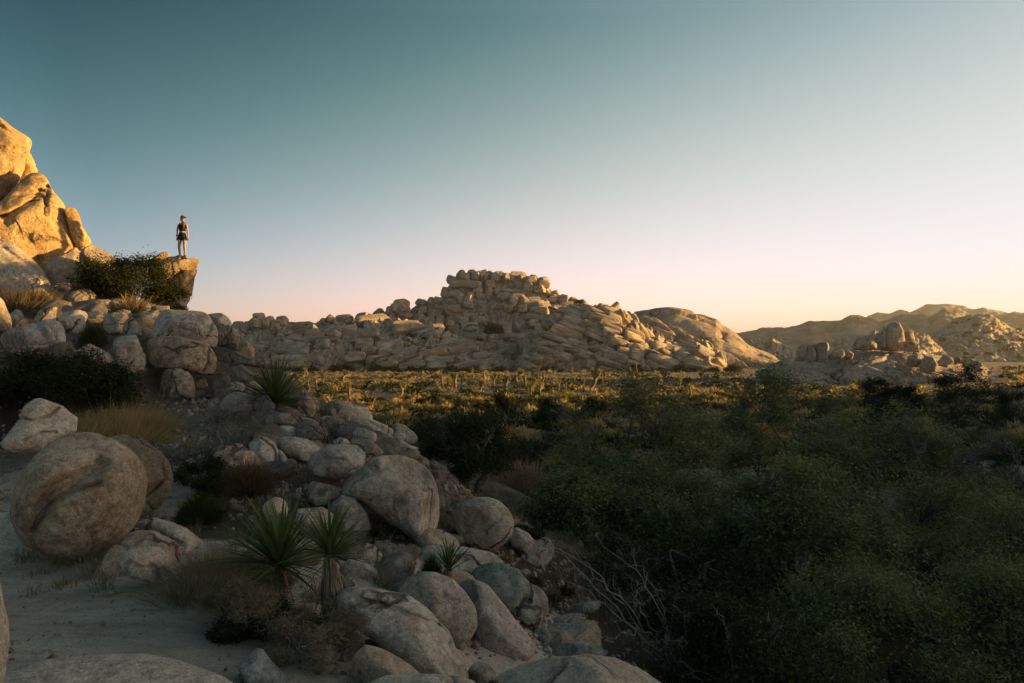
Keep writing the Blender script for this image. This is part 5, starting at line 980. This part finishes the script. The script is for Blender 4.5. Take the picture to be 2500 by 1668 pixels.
def joshua(u, v0, v1, kind, label=None, Y=None):
    Y = Y or 6 * F / max(v1 - 862, 18); x = (u - 1250) / F * Y; z = gz(x, Y); H = max((v1 - v0) / F * Y, .9); me, tips = JT[kind][rng.integers(len(JT[kind]))]
    root = empty('joshua_tree', (x, Y, z - .1), rng.uniform(0, 6.3)); tag(root, label or JL[kind], 'joshua tree', None if label else JL[kind].replace('Joshua tree', 'Joshua trees'))
    t = obj('trunk', me, (0, 0, 0), root); t.scale = (H, H, H)
    ts = {'single': .17, 'fork': .16, 'bushy': .13}[kind] * H
    for (e, d) in tips:
        for k, (f, sc_) in enumerate(((1.0, 1.0), (.86, .85))):
            q = obj('tuft', TUFT[rng.integers(3)], e * H - d * H * .12 * k, root); s = ts * sc_ * rng.uniform(.85, 1.2); q.scale = (s, s, s * 1.15); q.rotation_euler = (0, 0, rng.uniform(0, 6))
for (u, v0, v1, kd) in [(789,893,935,'fork'),(837,883,935,'bushy'),(855,933,983,'single'),(891,896,914,'bushy'),(932,875,896,'bushy'),(740,890,925,'fork'),(756,912,950,'single'),(1090,899,956,'bushy'),(1111,893,950,'bushy'),(1127,896,941,'fork'),(1174,914,962,'bushy'),
                        (1236,900,959,'bushy'),(1258,878,940,'bushy'),(1296,921,966,'fork'),(1318,918,972,'fork'),(1447,883,959,'fork'),(1379,943,991,'bushy'),(1425,925,960,'single'),(1567,914,959,'bushy'),(1621,889,937,'bushy'),(1644,918,946,'single'),(1813,920,944,'bushy'),(985,920,960,'fork'),(1020,900,930,'bushy'),(1060,915,945,'single')]:
    joshua(u, v0, v1, kd)
joshua(697, 858, 945, 'fork', 'gold-lit Joshua tree rising behind the end of the long layered slab', 62)
for (u, v0, v1, kd) in [(2080,886,921,'bushy'),(2128,871,914,'bushy'),(2166,885,910,'fork'),(2208,888,912,'single'),(1945,896,920,'bushy'),(1960,890,915,'fork')]:
    joshua(u, v0, v1, kd, 'Joshua tree standing in front of the pale whaleback outcrop', 118)
for (u, v0, v1, kd) in [(2488,866,893,'bushy'),(2450,870,893,'bushy'),(2420,872,890,'fork')]:
    joshua(u, v0, v1, kd, 'dim Joshua tree on the flat beyond the row of small boulders', 180)
for o in bpy.data.objects:
    if o.name.startswith('joshua_tree') and 'group' not in o and ('whaleback' in o['label'] or 'small boulders' in o['label']): o['group'] = o['label'].replace('Joshua tree', 'Joshua trees')
for k in range(60):
    v1 = rng.uniform(903, 960) if rng.random() < .8 else rng.uniform(950, 985); u = rng.uniform(680, 1760); Y = 6 * F / (v1 - 862); H = rng.uniform(1.3, 3.4)
    if Y > 222: Y = 215; v1 = 862 + 6 * F / Y
    joshua(u, v1 - H / Y * F, v1, ['single', 'fork', 'fork', 'bushy'][rng.integers(4)])

# ---------------------------------------------------------------- extra stones wedged into the pile and strewn about
rng = np.random.default_rng(31)
def strew(n, box, Yr, s, lb, mk='gran', cat='stone', nm='stone'):
    for k in range(n):
        u = rng.uniform(box[0], box[2]); Y = rng.uniform(*Yr); x = (u - 1250) / F * Y; z = gz(x, Y); q = rng.uniform(*s)
        o = obj(nm, LOOSE[mk][rng.integers(8)], (x, Y, z + q * .12)); o.scale = (q * rng.uniform(.8, 1.4), q, q * rng.uniform(.5, .9)); o.rotation_euler = (rng.normal(0, .3), rng.normal(0, .3), rng.uniform(0, 6.3)); tag(o, lb, cat, lb + ' set')
strew(26, (-40, 0, 560, 0), (15.6, 22.5), (.2, .45), 'stone wedged in the gaps of the boulder pile', 'gran_dark')  # dark granite paints the gaps' shade onto these stones
strew(48, (640, 0, 1110, 0), (9.5, 16.5), (.12, .36), 'stone filling the rocky slope below the hillside yucca', 'gran_dark')  # stones coloured dark to stand in for shaded gaps
strew(24, (380, 0, 700, 0), (9.5, 14.5), (.025, .08), 'small loose stone on the sandy path')
strew(16, (1050, 0, 1450, 0), (7.2, 10.5), (.10, .32), 'stone half buried at the lip of the gully')
strew(14, (560, 0, 1020, 0), (6.4, 8.6), (.08, .25), 'stone among the boulders behind the yuccas', 'gran_dark')  # dark stone colour again stands in for gap shade

# ---------------------------------------------------------------- gravel, dead leaves and small grass on the near ground
rng = np.random.default_rng(404)
def scatter(n, xr, yr): 
    y = rng.uniform(yr[0], yr[1], n); x = np.array([rng.uniform(*xr) for _ in range(n)]) * y; return np.column_stack([x, y])
d1, F1 = ico(1)
P2 = np.concatenate([scatter(3600, (-.74, .12), (4.2, 9.5)), scatter(3600, (-.74, .12), (9, 16.5)), scatter(900, (-.1, .3), (6.5, 13))]); clu = fbm(np.column_stack([P2 * .9, 0 * P2[:, 0]]), 2, 6); P2 = P2[(clu > rng.uniform(-.6, .45, len(P2))) & ((np.hypot((P2[:, 0] + 4.0) / 4.8, (P2[:, 1] - 5.0) / 2.9) > .95) | (rng.random(len(P2)) < .12))]
sz = .007 + .05 * rng.random(len(P2)) ** 5 + .002 * P2[:, 1]; z2 = ground(P2)
sc_ = rng.uniform(.6, 1.3, (len(P2), 1, 3)) * sz[:, None, None]; jit = 1 + rng.normal(0, .18, (len(P2), len(d1), 1))
Vg = d1[None] * sc_ * jit + np.column_stack([P2, z2 + .1 * sz])[:, None, :]
tag(obj('gravel', mesh_np('gravel', Vg.reshape(-1, 3), (F1[None] + (np.arange(len(P2)) * len(d1))[:, None, None]).reshape(-1, 3), M['gran_brown'], False)), kind='stuff')
P3 = np.concatenate([scatter(5200, (-.74, .1), (4.2, 15)), scatter(3600, (0, .5), (6.5, 16))]); clu = fbm(np.column_stack([P3 * 1.3, 0 * P3[:, 0]]), 2, 16); P3 = P3[clu > rng.uniform(-.3, .5, len(P3))]
Vl, Fl = leaf_quads(np.column_stack([P3, ground(P3) + .008]), .035, .012, rng, 3.0)
tag(obj('leaf_litter', mesh_np('leaf_litter', Vl, Fl, M['dry_brush'], False)), kind='stuff')
P4 = np.concatenate([scatter(150, (-.6, .0), (8.5, 17)), scatter(420, (-.12, .35), (8.5, 34)), scatter(60, (-.7, -.1), (6, 9))]); z4 = ground(P4); nb_ = 34
bb = np.repeat(np.column_stack([P4, z4 - .02]), nb_, 0) + rng.normal(0, .05, (len(P4) * nb_, 3)) * np.array([1, 1, 0]); hh_ = np.repeat(rng.uniform(.08, .32, len(P4)), nb_)
tp = bb + np.column_stack([rng.normal(0, .35, (len(bb), 2)) * hh_[:, None], hh_ * rng.uniform(.6, 1.1, len(bb))]); V4, q4, t4 = blades(bb, tp, .009, rng, .3, 2)
tag(obj('wild_grass', mesh_np('wild_grass', V4, [q4, t4], M['dry_brush'], False)), kind='stuff')

# ---------------------------------------------------------------- the person on the lookout
def loft(name, rings, mat, parent, seg=16, cap=True):
    """rings: (cx, cy, cz, rx, ry)"""
    V = []; 
    for (cx, cy, cz, rx, ry) in rings:
        for k in range(seg): a = 2 * math.pi * k / seg; V.append((cx + rx * math.cos(a), cy + ry * math.sin(a), cz))
    Fq = [[i * seg + k, i * seg + (k + 1) % seg, (i + 1) * seg + (k + 1) % seg, (i + 1) * seg + k] for i in range(len(rings) - 1) for k in range(seg)]
    me = bpy.data.meshes.new(name); fs = Fq + ([list(range(seg))[::-1], [(len(rings) - 1) * seg + k for k in range(seg)]] if cap else [])
    me.from_pydata(V, [], fs); me.materials.append(mat); [setattr(p, 'use_smooth', True) for p in me.polygons]
    return obj(name, me, (0, 0, 0), parent)
skin = plain('skin', (0.46, 0.25, 0.16), 0.55, 0.08, 40, .35)
cloth_black = plain('black_fabric', (0.012, 0.012, 0.014), 0.85, 0.3, 60); denim = plain('dark_denim', (0.020, 0.022, 0.028), 0.85, 0.4, 80)
hair_m = plain('light_brown_hair', (0.16, 0.085, 0.04), 0.5, 0.4, 50); cap_m = plain('olive_cap', (0.05, 0.045, 0.022), 0.85, 0.2, 60)
belt_m = plain('pale_belt', (0.45, 0.34, 0.22), 0.7, 0.1, 40); shoe_m = plain('dark_shoe', (0.02, 0.02, 0.022), 0.7, 0.3, 60); wood_m = plain('eye', (0.02, 0.015, 0.01), 0.3, 0.1, 20)
feet = at(452, 631.5, 27.2)
per = empty('person', (feet[0] - .10, 27.15, feet[2])); tag(per, 'person in a cap, black tank top and dark shorts standing on the lookout ledge', 'person')
J = {'pel': (.018, 0, .90, .115, .09), 'waist': (.005, 0, 1.04, .098, .075), 'rib': (.005, 0, 1.17, .118, .085), 'chest': (.005, 0, 1.28, .118, .085), 'nb': (.008, 0, 1.385, .060, .055), 'neck': (.014, -.005, 1.43, .045, .045), 'jaw': (.028, -.012, 1.50, .066, .075), 'head': (.025, 0, 1.565, .078, .088), 'crown': (.02, 0, 1.615, .055, .062),
     'shl': (-.145, 0, 1.330, .05, .046), 'ell': (-.205, .02, 1.09, .035, .035), 'wrl': (-.195, -.02, .865, .024, .024), 'pal': (-.185, -.035, .80, .026, .018),
     'shr': (.16, 0, 1.355, .05, .046), 'elr': (.195, .03, 1.09, .035, .035), 'wrr': (.235, -.015, .865, .024, .024), 'par': (.245, -.03, .80, .026, .018),
     'hpl': (-.082, 0, .83, .092, .09), 'tl': (-.085, 0, .66, .076, .078), 'knl': (-.098, -.045, .48, .052, .054), 'cal': (-.10, -.01, .345, .052, .055), 'anl': (-.085, .02, .10, .034, .038), 'tol': (-.095, -.12, .045, .036, .03),
     'hpr': (.082, 0, .83, .092, .09), 'tr': (.092, 0, .66, .076, .078), 'knr': (.095, -.012, .465, .052, .054), 'car': (.098, .02, .335, .052, .055), 'anr': (.095, .02, .085, .034, .038), 'tor': (.115, -.12, .03, .036, .03)}
Ed = [('pel', 'waist'), ('waist', 'rib'), ('rib', 'chest'), ('chest', 'nb'), ('nb', 'neck'), ('neck', 'jaw'), ('jaw', 'head'), ('head', 'crown'), ('chest', 'shl'), ('shl', 'ell'), ('ell', 'wrl'), ('wrl', 'pal'), ('chest', 'shr'), ('shr', 'elr'), ('elr', 'wrr'), ('wrr', 'par'),
      ('pel', 'hpl'), ('hpl', 'tl'), ('tl', 'knl'), ('knl', 'cal'), ('cal', 'anl'), ('anl', 'tol'), ('pel', 'hpr'), ('hpr', 'tr'), ('tr', 'knr'), ('knr', 'car'), ('car', 'anr'), ('anr', 'tor')]
for sd, pk in ((-1, 'pal'), (1, 'par')):
    px_, py_, pz_ = J[pk][:3]
    for f, (dx, dy, ln) in enumerate([(-.020, .000, .078), (-.007, -.004, .088), (.007, -.004, .082), (.019, .002, .066)]):
        a = f'{pk}f{f}'; J[a + '0'] = (px_ + dx, py_ + dy, pz_ - .03, .0095, .0095); J[a + '1'] = (px_ + dx * 1.1, py_ + dy - .006, pz_ - .03 - ln * .5, .0085, .0085); J[a + '2'] = (px_ + dx, py_ + dy + .012, pz_ - .03 - ln, .007, .007)
        Ed += [(pk, a + '0'), (a + '0', a + '1'), (a + '1', a + '2')]
    a = pk + 'th'; J[a + '0'] = (px_ - sd * .026, py_ - .014, pz_ + .005, .011, .011); J[a + '1'] = (px_ - sd * .032, py_ - .024, pz_ - .035, .009, .009); Ed += [(pk, a + '0'), (a + '0', a + '1')]
J['nose'] = (.085, -.085, 1.535, .011, .011); Ed += [('jaw', 'nose')]
keys = list(J); me = bpy.data.meshes.new('body'); me.from_pydata([J[k][:3] for k in keys], [(keys.index(a), keys.index(b)) for a, b in Ed], [])
body = obj('body', me, (0, 0, 0), per)
md = body.modifiers.new('skin', 'SKIN'); md.use_smooth_shade = True; md.branch_smoothing = .6
for i, k in enumerate(keys):
    sv = me.skin_vertices[0].data[i] if me.skin_vertices else None
    if sv: sv.radius = J[k][3:]; sv.use_root = (k == 'pel')
if not me.skin_vertices:
    bm = bmesh.new(); bm.from_mesh(me); ly = bm.verts.layers.skin.verify(); bm.verts.ensure_lookup_table()
    for i, k in enumerate(keys): bm.verts[i][ly].radius = J[k][3:]; bm.verts[i][ly].use_root = (k == 'pel')
    bm.to_mesh(me); bm.free()
ss = body.modifiers.new('subdivision', 'SUBSURF'); ss.levels = 1; ss.render_levels = 2; me.materials.append(skin)
dg = bpy.context.evaluated_depsgraph_get(); bm_ = bpy.data.meshes.new_from_object(body.evaluated_get(dg)); body.modifiers.clear(); body.data = bm_; bm_.name = 'body'
if not bm_.materials: bm_.materials.append(skin)
top = loft('tank_top', [(.005, 0, 1.055, .112, .090), (.005, 0, 1.12, .124, .098), (.005, -.004, 1.2, .136, .108), (.005, -.006, 1.27, .136, .106), (.005, 0, 1.315, .125, .092)], cloth_black, per, cap=False)
for sx in (-.085, .095): loft('strap', [(sx, -.085, 1.29, .014, .012), (sx, -.068, 1.345, .014, .012), (sx * 1.02, -.03, 1.388, .014, .014), (sx * 1.02, .02, 1.39, .014, .014), (sx, .06, 1.345, .014, .012), (sx, .08, 1.29, .014, .012)], cloth_black, top, 8)
shorts = loft('shorts', [(0, 0, .775, .165, .105), (0, 0, .85, .168, .112), (0, 0, .92, .150, .108), (0, 0, .985, .122, .096), (0, 0, 1.01, .116, .092)], denim, per, cap=False)
for sx in (-.084, .088): loft('shorts_leg', [(sx * 1.03, 0, .705, .094, .096), (sx, 0, .77, .096, .100), (sx, 0, .83, .094, .098)], denim, shorts, 14, False)
for sx in (-.075, .12): loft('pocket_liner', [(sx, -.098, .66, .018, .006), (sx, -.099, .71, .020, .006), (sx, -.099, .73, .018, .006)], belt_m, shorts, 8)
loft('belt', [(0, 0, 1.005, .120, .097), (0, 0, 1.05, .114, .093)], belt_m, per, cap=False)
hair = loft('hair', [(.0, .02, 1.46, .055, .06), (-.01, .025, 1.52, .078, .088), (.005, .02, 1.58, .088, .098), (.015, .01, 1.63, .075, .085), (.02, .0, 1.655, .04, .045)], hair_m, per)
loft('ponytail', [(.085, -.075, 1.16, .012, .012), (.092, -.085, 1.22, .026, .020), (.088, -.08, 1.30, .032, .026), (.072, -.055, 1.38, .034, .03), (.05, -.02, 1.45, .034, .034), (.03, .02, 1.5, .03, .03)], hair_m, hair, 10)
capo = loft('cap', [(.03, 0, 1.585, .096, .104), (.028, 0, 1.62, .095, .103), (.022, 0, 1.655, .078, .086), (.018, 0, 1.675, .045, .05), (.018, 0, 1.682, .012, .014)], cap_m, per)
loft('brim', [(.135, -.055, 1.585, .068, .066), (.135, -.055, 1.594, .066, .064)], cap_m, capo, 14)
for ey in (-.088, -.05): loft('eye', [(.088 if ey > -.08 else .06, ey, 1.545, .010, .008), (.088 if ey > -.08 else .06, ey, 1.558, .010, .008)], wood_m, hair, 8)
loft('watch', [(-.197, -.016, .875, .034, .034), (-.198, -.012, .915, .035, .035)], cloth_black, per, 12)
for sx, z0 in ((-.09, .015), (.108, 0)): 
    sh = loft('shoe', [(sx, -.05, z0 - .015, .046, .135), (sx, -.05, z0 + .02, .048, .138), (sx, -.045, z0 + .055, .044, .125), (sx - .004, -.005, z0 + .085, .042, .07), (sx - .006, .018, z0 + .125, .042, .05)], shoe_m, per, 14)
# ---------------------------------------------------------------- birds in the sky
bird_m = plain('dark_bird', (0.03, 0.03, 0.03), 0.8, 0.2, 10)
for k, (u, v, lb) in enumerate([(1044, 292, 'largest of the dark specks of birds, highest above the mesa'), (1307, 409, 'second highest small bird in the sky'), (1342, 511, 'small gliding bird over the peak of the mesa'), (938, 584, 'faint far bird low left of the mesa'), (1528, 611, 'small bird low in the sky over the smooth dome')]):
    Y = 110; c = at(u, v, Y); s = [.42, .34, .34, .2, .3][k]; e_ = empty('bird', c); tag(e_, lb, 'bird', None)
    d_, Fc = ico(3); Vb = d_ * np.array([.16, .05, .05]) * s * 2; obj('body', mesh_np('body', Vb, Fc, bird_m), (0, 0, 0), e_)
    for sd in (-1, 1):
        wv_ = np.array([(.08, 0, .0), (-.08, 0, 0), (-.02, sd * .35, .10), (.10, sd * .30, .10), (-.10, sd * .75, .02), (-.04, sd * .72, .03)]) * s; wv_ = np.concatenate([wv_, wv_ - np.array([0, 0, .012 * s])])
        f_ = np.array([[0, 1, 2, 3], [3, 2, 4, 5], [6, 9, 8, 7], [9, 11, 10, 8], [0, 3, 9, 6], [3, 5, 11, 9], [5, 4, 10, 11], [4, 2, 8, 10], [2, 1, 7, 8]]); obj('wing', mesh_np('wing', wv_, f_, bird_m, False), (0, 0, 0), e_)
    e_.rotation_euler = (0, 0, [1.9, 1.4, 1.7, 1.2, 1.5][k])

# ---------------------------------------------------------------- desert haze
hv = np.array([(x, y, z) for z in (-4, 128) for y in (-1930, 1930) for x in (-1930, 1930)], float)
hm = bpy.data.materials.new('haze'); hm.use_nodes = True; hn = hm.node_tree; hn.nodes.remove(hn.nodes['Principled BSDF'])
pvn = hn.nodes.new('ShaderNodeVolumePrincipled'); pvn.inputs['Color'].default_value = (0.90, 0.91, 0.93, 1); pvn.inputs['Density'].default_value = 0.00011; pvn.inputs['Anisotropy'].default_value = 0.35
hn.links.new(pvn.outputs[0], hn.nodes['Material Output'].inputs['Volume'])
tag(obj('haze', mesh_np('haze', hv, np.array([[0, 2, 3, 1], [4, 5, 7, 6], [0, 1, 5, 4], [2, 6, 7, 3], [0, 4, 6, 2], [1, 3, 7, 5]]), hm, False)), kind='stuff')
